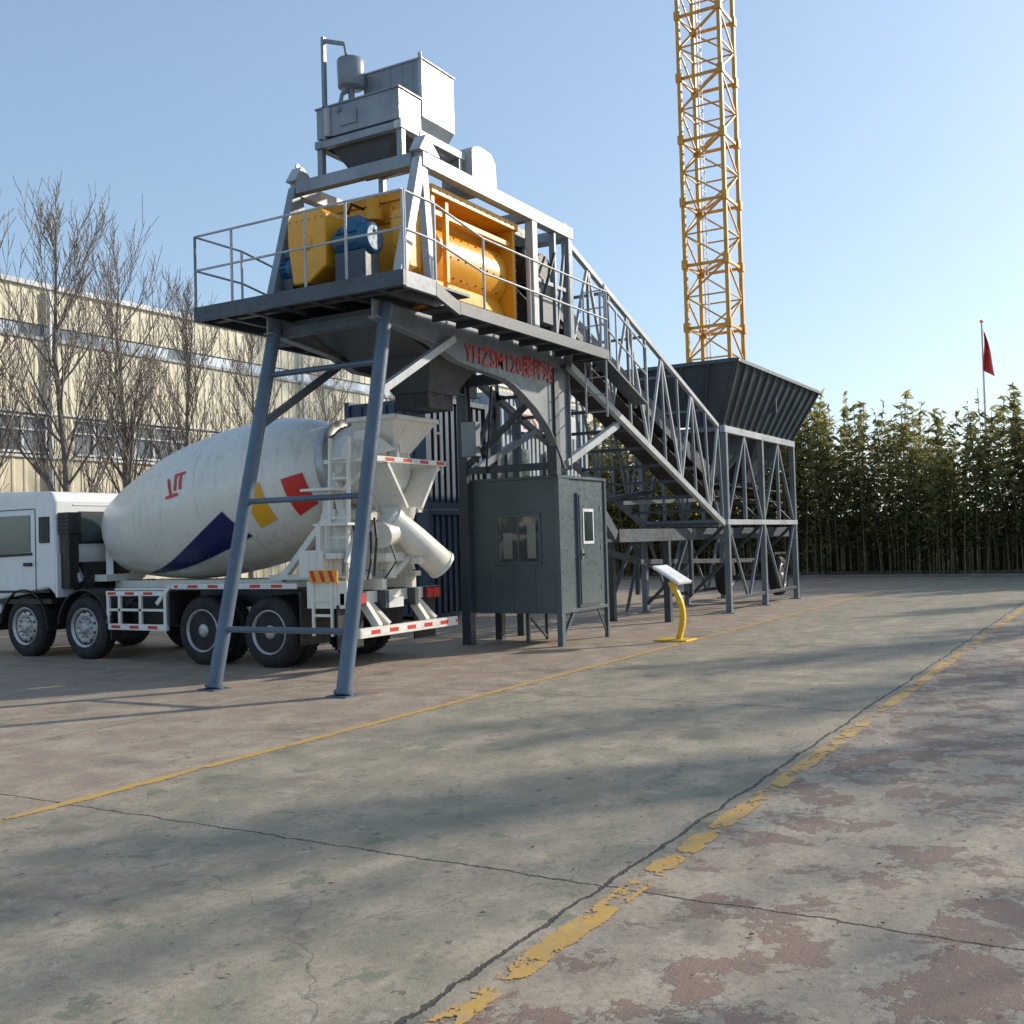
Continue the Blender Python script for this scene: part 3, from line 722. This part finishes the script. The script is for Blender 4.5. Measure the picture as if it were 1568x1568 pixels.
# ------------------------------------------------------------ aggregate batcher
D=empty('aggregate_batching_machine',(26.8,9.3,0)); b=B('support_frame',D,.004)
xs=(24.0,26.75,29.6); 
for y in (8.3,10.4):
    for k,x in enumerate(xs):
        b.box(x-.065,x+.065,y-.065,y+.065,0,4.2,'bframe'); b.box(x-.16,x+.16,y-.16,y+.16,0,.02,'bframe')
    b.box(23.9,29.72,y-.06,y+.06,4.2,4.36,'lgrey' if y<9 else 'bframe'); b.box(23.9,29.72,y-.069,y+.069,2.05,2.17,'lgrey' if y<9 else 'bframe')  # near rails lighter: sunlight put into the steel colour
    for x0_,x1_ in ((24.08,26.67),(26.83,29.52)):
        xm=(x0_+x1_)/2
        b.beam((x0_,y,2.17),(xm,y,4.2),.07,.07,'bframe',(0,1,0)); b.beam((x1_,y,2.17),(xm+.02,y,4.2),.072,.072,'bframe',(0,1,0))
        b.beam((x0_,y,2.05),(xm,y,.3),.06,.06,'bframe',(0,1,0)); b.beam((x1_,y,2.05),(xm+.1,y,.3),.062,.062,'bframe',(0,1,0))
        b.box(xm-.04,xm+.04,y-.04,y+.04,2.17,4.2,'bframe')
    b.box(24.07,29.53,y-.04,y+.04,.28,.36,'dgrey')
for x in xs:
    for z in (4.24,2.08): b.box(x-.055,x+.055,8.37,10.33,z,z+.1,'bframe')
    b.beam((x,8.35,2.1),(x,10.35,4.2),.07,.07,'dgrey',(1,0,0)); b.beam((x,10.35,.2),(x,8.35,2.05),.07,.07,'dgrey',(1,0,0))
b.beam((24,10.4,2.1),(22.9,10.4,0.1),.06,.06,'dgrey')
for y in (8.8,9.9):
    b.box(19.0,30.6,y-.06,y+.06,1.72,1.98,'batch'); b.beam((18.9,y,1.85),(17.95,y,2.6),.11,.22,'batch')
for k in range(9): b.box(19.2+k*1.25,19.28+k*1.25,8.86,9.84,1.8,1.9,'batch')
for y in (8.7,10.0):
    b.box(21.2,21.34,y-.07,y+.07,0.0,1.72,'dgrey'); b.beam((21.27,y,.5),(22.4,y,1.7),.07,.07,'dgrey'); b.box(22.6,22.7,y-.04,y+.04,.5,1.72,'dgrey')
b.beam((19.2,9.35,1.6),(24.0,9.35,.9),.1,.12,'dgrey'); b.beam((20.5,9.95,2.6),(24,10.2,2.9),.09,.1,'batch'); b.beam((19.5,8.9,2.5),(24,8.6,2.65),.07,.08,'batch')
b.beam((20.5,9.0,1.3),(28.6,9.0,1.1),.08,.1,'batch')
b.done()
b=B('hopper_bins',D,.006)
rx0,rx1,ry0,ry1,rz=23.25,30.25,7.68,11.0,5.74
bx0,bx1,by0,by1,bz=23.95,29.65,8.34,10.4,4.38
lo=[(bx0,by0,bz),(bx1,by0,bz),(bx1,by1,bz),(bx0,by1,bz)]; hi=[(rx0,ry0,rz),(rx1,ry0,rz),(rx1,ry1,rz),(rx0,ry1,rz)]
b.frustum(lo,hi,'batch',False)
li=[(x+(.03 if i in(0,3) else -.03),y+(.03 if i<2 else -.03),z) for i,(x,y,z) in enumerate(lo)]; hi2=[(x+(.03 if i in(0,3) else -.03),y+(.03 if i<2 else -.03),z) for i,(x,y,z) in enumerate(hi)]
b.frustum(li,hi2,'batch',False)
def lerp2(a,c_,t): return V(a).lerp(V(c_),t)
for k in range(13):
    t=k/12; p0=lerp2(lo[0],lo[1],t)+V((0,-.03,0)); p1=lerp2(hi[0],hi[1],t)+V((0,-.03,0)); b.beam(p0,p1,.05,.06,'batch',(0,1,0))
    p0=lerp2(lo[3],lo[2],t)+V((0,.03,0)); p1=lerp2(hi[3],hi[2],t)+V((0,.03,0)); b.beam(p0,p1,.05,.06,'batch',(0,1,0))
for k in range(6):
    t=k/5; b.beam(lerp2(lo[0],lo[3],t)+V((-.03,0,0)),lerp2(hi[0],hi[3],t)+V((-.03,0,0)),.05,.06,'batch',(1,0,0))
for i in range(4): b.beam(hi[i],hi[(i+1)%4],.10,.09,'batch')
b.box(26.9,26.95,7.9,10.8,4.9,5.70,'batch')
for x0_ in (24.1,26.9):
    x1_=x0_+2.6; b.frustum([(x0_,8.4,4.34),(x1_,8.4,4.34),(x1_,10.3,4.34),(x0_,10.3,4.34)],[(x0_+.8,9.05,3.2),(x1_-.8,9.05,3.2),(x1_-.8,9.55,3.2),(x0_+.8,9.55,3.2)],'batch')
b.box(29.9,30.3,9.2,9.6,5.74,5.95,'batch')
b.done()
def wheel(b,xo,yc,zc,r,wd,outdir,front=True):
    ax=V((-outdir,0,0)); p=V((xo,yc,zc))
    b.lathe(p,ax,[(.03,r*.60),(.0,r*.66),(.005,r*.9),(.04,r*.975),(.07,r),(wd-.07,r),(wd-.04,r*.975),(wd,r*.9),(wd,r*.6)],'rubber',44,True,True)
    for k in range(44):
        a=k/44*6.283; c_=p+ax*(wd/2)+V((0,math.cos(a)*r,math.sin(a)*r))
        b.beam(c_-ax*(wd/2-.05),c_+ax*(wd/2-.05),.035,.02,'rubber',(0,math.cos(a),math.sin(a)))
    if front:
        b.lathe(p,ax,[(-.012,.0),(-.015,r*.13),(-.01,r*.16),(.02,r*.18),(.03,r*.33),(-.0,r*.42),(.03,r*.50),(.035,r*.55),(-.006,r*.60),(-.006,r*.63),(.03,r*.64)],'rim',40,True,False)
        bo=-.005; rb=r*.30
    else:
        b.lathe(p,ax,[(.02,.0),(.01,r*.14),(.03,r*.20),(.14,r*.22),(.16,r*.42),(.13,r*.50),(.03,r*.57),(-.006,r*.60),(-.006,r*.63),(.03,r*.64)],'rim',40,True,False)
        bo=.13; rb=r*.33
    for k in range(10):
        a=k/10*6.283; c_=p+V((0,math.cos(a)*rb,math.sin(a)*rb)); b.cyl(c_+ax*(bo-.02),c_+ax*(bo+.05),.017,'rim',6)
        if front:
            c2=p+V((0,math.cos(a+.3)*r*.46,math.sin(a+.3)*r*.46)); b.cyl(c2+ax*.008,c2+ax*.03,.022,'black',8)
b=B('trailer_wheels',D)
def wheelY(b,x,yo,z,r,wd):
    ax=V((0,1,0)); p=V((x,yo,z))
    b.lathe(p,ax,[(.03,r*.60),(.0,r*.66),(.005,r*.9),(.04,r*.975),(.07,r),(wd-.07,r),(wd-.04,r*.975),(wd,r*.9),(wd,r*.6)],'rubber',36,True,True)
    b.lathe(p,ax,[(.02,.0),(.01,r*.14),(.12,r*.2),(.14,r*.42),(.03,r*.57),(-.006,r*.60),(.03,r*.64)],'rim',30,True,False)
wheelY(b,28.9,8.45,.66,.53,.28); wheelY(b,28.9,9.95,.66,.53,.28)
b.beam((28.9,8.7,.62),(28.9,10.1,.62),.14,.14,'dgrey'); b.box(28.2,29.4,8.45,8.75,1.26,1.30,'dgrey')
b.done()

# ------------------------------------------------------------ mixer truck
T=empty('concrete_mixer_truck',(13.25,14,0))
b=B('chassis',T,.006)
for x in (12.82,13.58): b.box(x,x+.1,9.75,18.3,.86,1.12,'dgrey'); b.box(x-.01,x+.11,9.8,15.7,1.13,1.30,'cream')
for y in (10.2,11.3,12.8,14,15.4,16.9): b.box(12.92,13.58,y-.06,y+.06,.9,1.1,'dgrey')
for y in (11.35,12.75,15.55,17.15): b.cyl((12.3,y,.53),(14.2,y,.53),.1,'black',12); 
for y in (11.35,12.75): b.ball((13.25,y,.55),.25,'black',(1.1,1,1),12,8); b.box(12.7,12.9,y-.55,y+.55,.62,.72,'black'); b.box(13.6,13.8,y-.55,y+.55,.62,.72,'black')
b.box(12.45,12.8,13.55,14.9,.55,.95,'black'); b.cyl((12.6,14.9,.8),(12.6,15.35,.8),.2,'black',16)
b.box(12.3,12.75,16.35,16.7,.75,1.5,'black'); b.box(12.35,14.1,15.9,16.3,1.0,1.65,'black')
for k in range(6): b.cyl((12.3+.08*k,15.95,1.3),(12.3+.08*k,16.1,1.55),.05,'rim',8)
b.cyl((12.45,15.85,1.3),(12.45,16.25,1.3),.13,'black',16); b.cyl((12.35,15.75,1.05),(12.35,16.1,1.05),.1,'rim',12)
b.box(12.5,14.0,15.55,15.9,1.3,1.42,'cream'); b.beam((12.7,15.7,1.35),(12.9,15.95,2.0),.12,.14,'cream'); b.beam((13.8,15.7,1.35),(13.6,15.95,2.0),.12,.14,'cream')
b.done()
b=B('wheels',T)
WR=.535
for y in (15.55,17.15): wheel(b,12.03,y,WR,WR,.30,-1,True); wheel(b,14.47,y,WR,WR,.30,1,True)
for y in (11.35,12.75):
    wheel(b,12.03,y,WR,WR,.28,-1,False); wheel(b,12.36,y,WR,WR,.28,-1,False); wheel(b,14.47,y,WR,WR,.28,1,False); wheel(b,14.14,y,WR,WR,.28,1,False)
b.done()
def tape(b,x,y0,y1,z,hh=.05,off=-.004,axis='y'):
    k=0; y=y0; L=.22
    while y<y1-.01:
        e=min(y+L,y1)
        if axis=='y': b.box(x+off,x,y,e,z-hh/2,z+hh/2,'red' if k%2 else 'tapew')
        else: b.box(y,e,x+off,x,z-hh/2,z+hh/2,'red' if k%2 else 'tapew')
        y=e;k+=1
b=B('mudguards',T,.006)
def arc(b,yc,zc,r,x0_,x1_,a0,a1,mat,t=.025,n=12):
    pts=[]
    for i in range(n+1):
        a=math.radians(a0+(a1-a0)*i/n); pts.append((math.cos(a),math.sin(a)))
    loop=[(x0_,yc+r*c_,zc+r*s_) for c_,s_ in pts]+[(x0_,yc+(r+t)*c_,zc+(r+t)*s_) for c_,s_ in pts[::-1]]
    b.prism(loop,(x1_-x0_,0,0),mat)
for xs_ in ((12.0,12.66),(13.84,14.5)):
    arc(b,15.55,.53,.64,xs_[0],xs_[1],5,175,'black'); arc(b,17.15,.53,.64,xs_[0],xs_[1],5,185,'black')
    b.box(xs_[0]+.02,xs_[1],14.85,14.88,.35,.75,'black')
    b.box(xs_[0],xs_[1],10.75,13.4,1.17,1.19,'black'); b.box(xs_[0]+.01,xs_[0]+.04,10.78,13.38,1.19,1.24,'cream')
    b.box(xs_[0],xs_[1],10.68,10.71,.35,1.15,'black')
    b.box(xs_[0],xs_[1],13.43,13.46,.6,1.15,'black')
b.box(11.985,12.02,10.75,13.38,1.19,1.27,'cream'); tape(b,11.985,10.8,13.3,1.23,.045)
b.beam((12.0,13.4,1.25),(12.02,13.75,.95),.03,.07,'cream')
b.done()
b=B('side_guards',T,.005)
for xg in (12.0,14.44):
    b.box(xg,xg+.05,13.5,14.95,1.08,1.16,'cream'); b.box(xg,xg+.05,13.5,14.9,.52,.62,'cream'); 
    for y in (13.52,14.1,14.6,14.88): b.box(xg+.003,xg+.047,y,y+.06,.62,1.08,'cream')
    b.box(xg+.003,xg+.047,13.58,14.88,.83,.87,'cream')
tape(b,12.0,13.5,14.9,.57,.05); tape(b,12.0,13.6,14.9,1.12,.045)
b.box(12.06,12.5,13.6,14.8,1.17,1.2,'cream')
for y in (10.1,10.45): b.box(12.02,12.06,y,y+.04,.5,1.3,'cream')
for z in (.55,.78,1.0): b.box(12.025,12.055,10.14,10.45,z,z+.04,'cream')
b.box(11.99,12.02,9.98,10.5,1.28,1.46,'orange')
for k in range(3): b.prism([(11.985,10.02+k*.17,1.29),(11.985,10.09+k*.17,1.29),(11.985,10.15+k*.17,1.45),(11.985,10.08+k*.17,1.45)],(.004,0,0),'red')
b.done()
b=B('cab',T,.06)
cyr,cyf=16.28,18.55
sp=[(cyr,1.05),(cyr,2.72),(cyr+.10,2.90),(cyf-.55,2.95),(cyf-.32,2.86),(cyf,1.75),(cyf+.05,.75),(cyf-.7,.75),(cyf-.7,1.0),(cyr+.2,1.2)]
b.prism([(12.03,y,z) for y,z in sp],(2.44,0,0),'white'); b.done()
b=B('cab_details',T,.008)
b.prism([(12.015,16.95,1.85),(12.015,16.95,2.50),(12.015,18.05,2.50),(12.015,18.28,1.82)],(.02,0,0),'glass')
b.prism([(12.005,16.9,1.79),(12.005,16.9,1.84),(12.005,18.3,1.81),(12.005,18.3,1.76)],(.02,0,0),'black')
b.prism([(12.012,16.42,2.0),(12.012,16.42,2.46),(12.012,16.70,2.46),(12.012,16.70,2.0)],(.02,0,0),'black')
b.box(12.018,12.03,16.80,16.815,1.15,2.6,'ply'); b.box(12.018,12.03,16.82,18.25,2.60,2.615,'ply'); b.box(11.99,12.02,16.9,17.12,1.60,1.66,'black')
b.box(12.0,12.03,16.42,18.3,1.13,1.17,'black'); b.box(12.018,12.03,18.2,18.215,1.2,1.8,'ply')
b.box(12.55,13.15,cyr-.02,cyr,2.02,2.50,'glass'); b.box(12.5,13.2,cyr-.012,cyr,1.97,2.55,'black'); b.box(13.35,14.0,cyr-.02,cyr,2.02,2.50,'glass')
b.box(12.1,12.3,cyr-.28,cyr-.04,1.2,2.45,'black'); b.box(12.07,12.33,cyr-.32,cyr-.02,2.15,2.52,'black')
for z in (2.2,2.27,2.34,2.41): b.box(12.06,12.07,cyr-.3,cyr-.04,z,z+.03,'ply')
for z in (1.85,2.65): b.box(12.4,14.2,cyr-.012,cyr-.002,z,z+.03,'white')
b.box(12.02,14.45,cyr-.06,cyr-.005,1.05,1.8,'white'); b.box(12.4,14.1,cyr-.1,cyr-.06,1.5,1.9,'white')
b.box(12.03,14.46,16.4,18.5,.93,1.02,'black')
b.box(11.8,12.0,18.3,18.42,1.9,2.6,'black'); b.box(12.0,12.05,18.3,18.35,2.3,2.35,'black')
b.box(12.05,14.45,18.58,18.64,.4,.95,'black'); b.prism([(12.2,18.64,1.9),(12.2,18.37,2.75),(14.3,18.37,2.75),(14.3,18.64,1.9)],(0,.01,0),'glass')
b.done()
ANG=math.atan(.175); dv=V((0,-math.cos(ANG),math.sin(ANG))); uv=V((0,math.sin(ANG),math.cos(ANG))); P0=V((13.25,15.8,2.12))
kt=[.12,.5,1.0,1.6,2.1,2.6,3.2,3.7,4.2,4.7,5.1]; kr=[.72,.85,.98,1.10,1.165,1.19,1.19,1.16,1.08,.92,.72]
ts=[0.12+i*(4.98/40) for i in range(41)]
def cr(t):
    i=min(max(bisect.bisect_right(kt,t)-1,0),len(kt)-2)
    p0=kr[max(i-1,0)];p1=kr[i];p2=kr[i+1];p3=kr[min(i+2,len(kr)-1)]; u=(t-kt[i])/(kt[i+1]-kt[i])
    m1=(p2-p0)/2; m2=(p3-p1)/2
    return (2*u**3-3*u**2+1)*p1+(u**3-2*u**2+u)*m1+(-2*u**3+3*u**2)*p2+(u**3-u**2)*m2
def dp(t,ph,off=.006):
    r=(.72 if t<.12 else (cr(t) if t<=5.1 else .78))+off; return P0+dv*t+V((-1,0,0))*(r*math.cos(ph))+uv*(r*math.sin(ph))
b=B('drum',T)
b.lathe(P0,dv,[(-.02,.3),(0,.5),(.03,.64),(.12,.72)]+[(t,cr(t)) for t in ts[1:]],'cream',72,True,True)
b.lathe(P0,dv,[(5.1,.66),(5.12,.77),(5.14,.78),(5.27,.78),(5.29,.77),(5.3,.66)],'rim',60,True,False)
b.lathe(P0,dv,[(5.29,.64),(5.6,.62),(5.95,.56),(5.97,.5)],'cream',60,True,True)
b.lathe(P0,dv,[(-.42,.2),(-.4,.26),(-.1,.28),(0,.34)],'rim',24,True,True)
for t in (1.6,2.95,4.1): b.lathe(P0,dv,[(t-.012,cr(t)+.0),(t-.008,cr(t)+.006),(t+.008,cr(t)+.006),(t+.012,cr(t)+.0)],'cream',72,True,False)
b.done()
b=B('drum_decals',T)
def decal(c4,mat,nu=14,nv=10,off=.012):
    vs=[];fs=[]
    for i in range(nu+1):
        for j in range(nv+1):
            u=i/nu;v=j/nv
            t=(c4[0][0]*(1-u)+c4[1][0]*u)*(1-v)+(c4[3][0]*(1-u)+c4[2][0]*u)*v
            ph=(c4[0][1]*(1-u)+c4[1][1]*u)*(1-v)+(c4[3][1]*(1-u)+c4[2][1]*u)*v
            vs.append(dp(t,math.radians(ph),off))
    for i in range(nu):
        for j in range(nv): a=i*(nv+1)+j; fs.append((a,a+1,a+nv+2,a+nv+1))
    b.add(vs,fs,mat,True)
decal([(.9,-62),(3.45,-16),(3.75,-42),(.92,-64)],'navy',30,10)
decal([(3.92,-4),(4.24,-2),(4.30,-36),(3.98,-38)],'yel'); decal([(4.58,-4),(4.9,-2),(4.95,-40),(4.63,-42)],'red')
for c4 in ([(2.32,22),(2.38,22),(2.46,8),(2.40,8)],[(2.30,8),(2.6,8),(2.6,5.5),(2.30,5.5)],[(2.5,22),(2.56,22),(2.56,10),(2.5,10)],[(2.62,22),(2.68,22),(2.68,10),(2.62,10)],[(2.5,24),(2.75,24),(2.75,22),(2.5,22)]): decal(c4,'red',4,4)
b.done()
b=B('rear_frame',T,.008)
for sx,x in ((-1,12.62),(1,13.88)):
    b.beam((x,10.75,1.3),(x,10.55,2.75),.12,.20,'cream',(0,1,0)); b.beam((x,10.1,1.3),(x,10.5,2.9),.10,.14,'cream',(0,1,0))
    b.beam((x,11.6,1.3),(x,10.7,2.2),.10,.1,'cream',(0,1,0)); b.box(x-.08,x+.08,9.9,11.8,1.3,1.38,'cream')
    b.beam((x,10.5,2.7),(x,10.2,3.35),.09,.12,'cream',(0,1,0))
    b.cyl((x+sx*-.2,10.7,2.35),(x+sx*-.2,10.5,2.38),.16,'rim',20)
    b.prism([(x-.04,10.95,1.4),(x-.04,9.95,1.4),(x-.04,10.30,2.3),(x-.04,10.75,2.3)],(.05,0,0),'cream')
b.box(12.55,13.95,10.45,10.6,2.2,2.36,'cream'); b.box(12.4,14.1,10.3,10.44,2.78,2.9,'cream')
b.box(12.35,14.15,9.5,9.58,3.02,3.10,'cream'); tape(b,9.5,12.35,14.15,3.06,.05,-.004,'x')
for x in (12.37,14.07): b.box(x,x+.07,9.59,10.5,3.03,3.09,'cream'); b.beam((x+.035,9.6,3.0),(x+.035,10.35,2.5),.06,.06,'cream')
for sgn,cxx in ((-1,12.95),(1,13.55)):
    b.beam((cxx+sgn*.35,9.72,3.0),(cxx-sgn*.12,9.72,2.35),.5,.05,'cream',(sgn,0,.6)); 
b.prism([(12.55,9.98,3.02),(13.95,9.98,3.02),(13.5,9.98,2.3),(13.0,9.98,2.3)],(0,.04,0),'cream')
b.lathe((13.25,9.8,2.36),(0,0,-1),[(0,.3),(.18,.24),(.2,.2)],'cream',24)
for y in (9.95,10.3): b.beam((12.2,y,1.2),(12.3,y,3.4),.05,.05,'cream')
for k in range(7): b.beam((12.21+.013*k,9.97,1.35+k*.29),(12.21+.013*k,10.28,1.35+k*.29),.03,.03,'cream')
b.box(12.1,12.55,9.85,10.5,2.1,2.14,'cream'); b.box(12.06,12.5,10.1,10.7,2.62,2.66,'cream'); b.beam((12.1,10.4,1.3),(12.15,10.4,2.1),.08,.1,'cream'); b.beam((12.12,9.9,1.55),(12.5,9.95,2.1),.05,.08,'cream')
b.box(12.06,12.5,10.3,10.75,1.35,1.75,'cream'); b.box(12.1,12.45,10.0,10.28,1.62,1.7,'cream')
b.pipe([(13.95,9.55,3.1),(13.95,9.55,3.55),(14.2,9.6,3.55),(14.2,9.6,2.9)],.02,'cream')
b.pipe([(12.5,9.7,1.35),(12.45,9.6,1.9),(12.6,9.75,2.2)],.02,'black'); b.pipe([(12.6,9.9,1.3),(12.5,9.75,1.6),(12.7,9.9,2.0)],.015,'black')
b.pipe([(12.75,9.7,1.3),(12.85,9.55,1.55),(12.8,9.7,2.0)],.012,'black')
b.done()
b=B('charging_hopper',T,.01)
b.frustum([(12.72,9.42,3.68),(13.82,9.42,3.68),(13.82,10.25,3.68),(12.72,10.25,3.68)],[(12.98,9.7,3.2),(13.5,9.7,3.2),(13.5,10.35,3.2),(12.98,10.35,3.2)],'cream')
b.box(12.68,13.86,9.38,9.43,3.66,3.73,'cream'); b.box(12.68,13.86,10.25,10.3,3.66,3.73,'cream'); b.box(12.67,12.72,9.38,10.3,3.662,3.732,'cream'); b.box(13.82,13.87,9.38,10.3,3.662,3.732,'cream')
b.prism([(12.74,9.44,3.2),(12.74,9.9,3.55),(12.74,10.2,3.55),(12.74,10.3,3.1)],(.03,0,0),'cream')
b.beam((12.9,10.1,2.9),(12.75,9.9,3.6),.07,.07,'cream'); b.beam((13.7,10.1,2.9),(13.8,9.9,3.6),.07,.07,'cream')
b.cyl((12.9,9.6,3.1),(12.9,9.6,3.3),.1,'rim',14)
b.done()
b=B('discharge_chute',T,.004)
a_=V((13.0,9.75,2.18)); c_=V((13.85,9.42,1.46)); ax=(c_-a_).normalized(); L_=(c_-a_).length
b.lathe(a_,ax,[(-.1,.17),(0,.2),(L_*.45,.23),(L_,.235),(L_,.2),(L_*.5,.18)],'cream',28,True,True)
b.lathe(a_,ax,[(-.02,.225),(.06,.225)],'cream',28); b.lathe(a_,ax,[(L_-.04,.25),(L_,.25)],'cream',28)
b.cyl((13.1,9.85,1.3),(13.1,9.85,2.2),.09,'cream',16); b.cyl((13.1,9.8,1.35),(13.5,9.6,1.75),.05,'cream',12); b.box(12.8,13.4,9.7,10.0,1.55,1.68,'cream'); b.cyl((12.75,9.75,1.95),(13.15,9.75,2.02),.2,'cream',20)
b.box(13.3,13.6,9.45,9.6,1.5,1.6,'cream')
b.done()
b=B('rear_bumper',T,.006)
b.box(12.0,14.5,9.58,9.66,.48,.62,'cream'); tape(b,9.58,12.02,14.48,.55,.06,-.004,'x')
for x in (12.55,13.75): b.beam((x,9.68,.6),(x,10.2,1.28),.10,.12,'cream',(0,1,0)); b.beam((x+.25,9.68,.62),(x+.1,10.1,1.1),.07,.08,'cream',(0,1,0))
b.box(12.05,14.45,9.9,9.98,.95,1.12,'cream')
for x in (12.08,14.0): b.box(x,x+.42,9.85,9.9,.93,1.12,'black'); b.box(x+.03,x+.2,9.835,9.85,.95,1.1,'lamp'); b.box(x+.22,x+.39,9.835,9.85,.95,1.1,'red')
b.box(12.95,13.4,9.84,9.9,.85,1.0,'tapew')
b.box(12.02,12.6,10.0,10.03,.3,.95,'black'); b.box(13.9,14.48,10.0,10.03,.3,.95,'black')
b.box(12.05,12.08,9.85,10.6,.9,1.3,'cream')
b.done()

# ------------------------------------------------------------ display stand
E=empty('information_stand',(17.5,7.05,0)); b=B('post',E,.006)
b.box(17.25,17.75,6.75,7.35,0,.03,'syel')
def bez(t): return (17.5, 6.98 - .14*math.sin(t*math.pi) + .12*t, .03+.98*t)
for k in range(10): b.beam(bez(k/10),bez((k+1)/10+.01),.09,.10,'syel',(1,0,0))
b.done()
b=B('panel',E,.006); b.prism([(17.2,6.85,.98),(17.2,7.32,1.27),(17.2,7.30,1.31),(17.2,6.83,1.02)],(.62,0,0),'tapew'); b.prism([(17.24,6.88,1.054),(17.24,7.28,1.300),(17.24,7.279,1.304),(17.24,6.879,1.058)],(.54,0,0),'frame'); b.done()
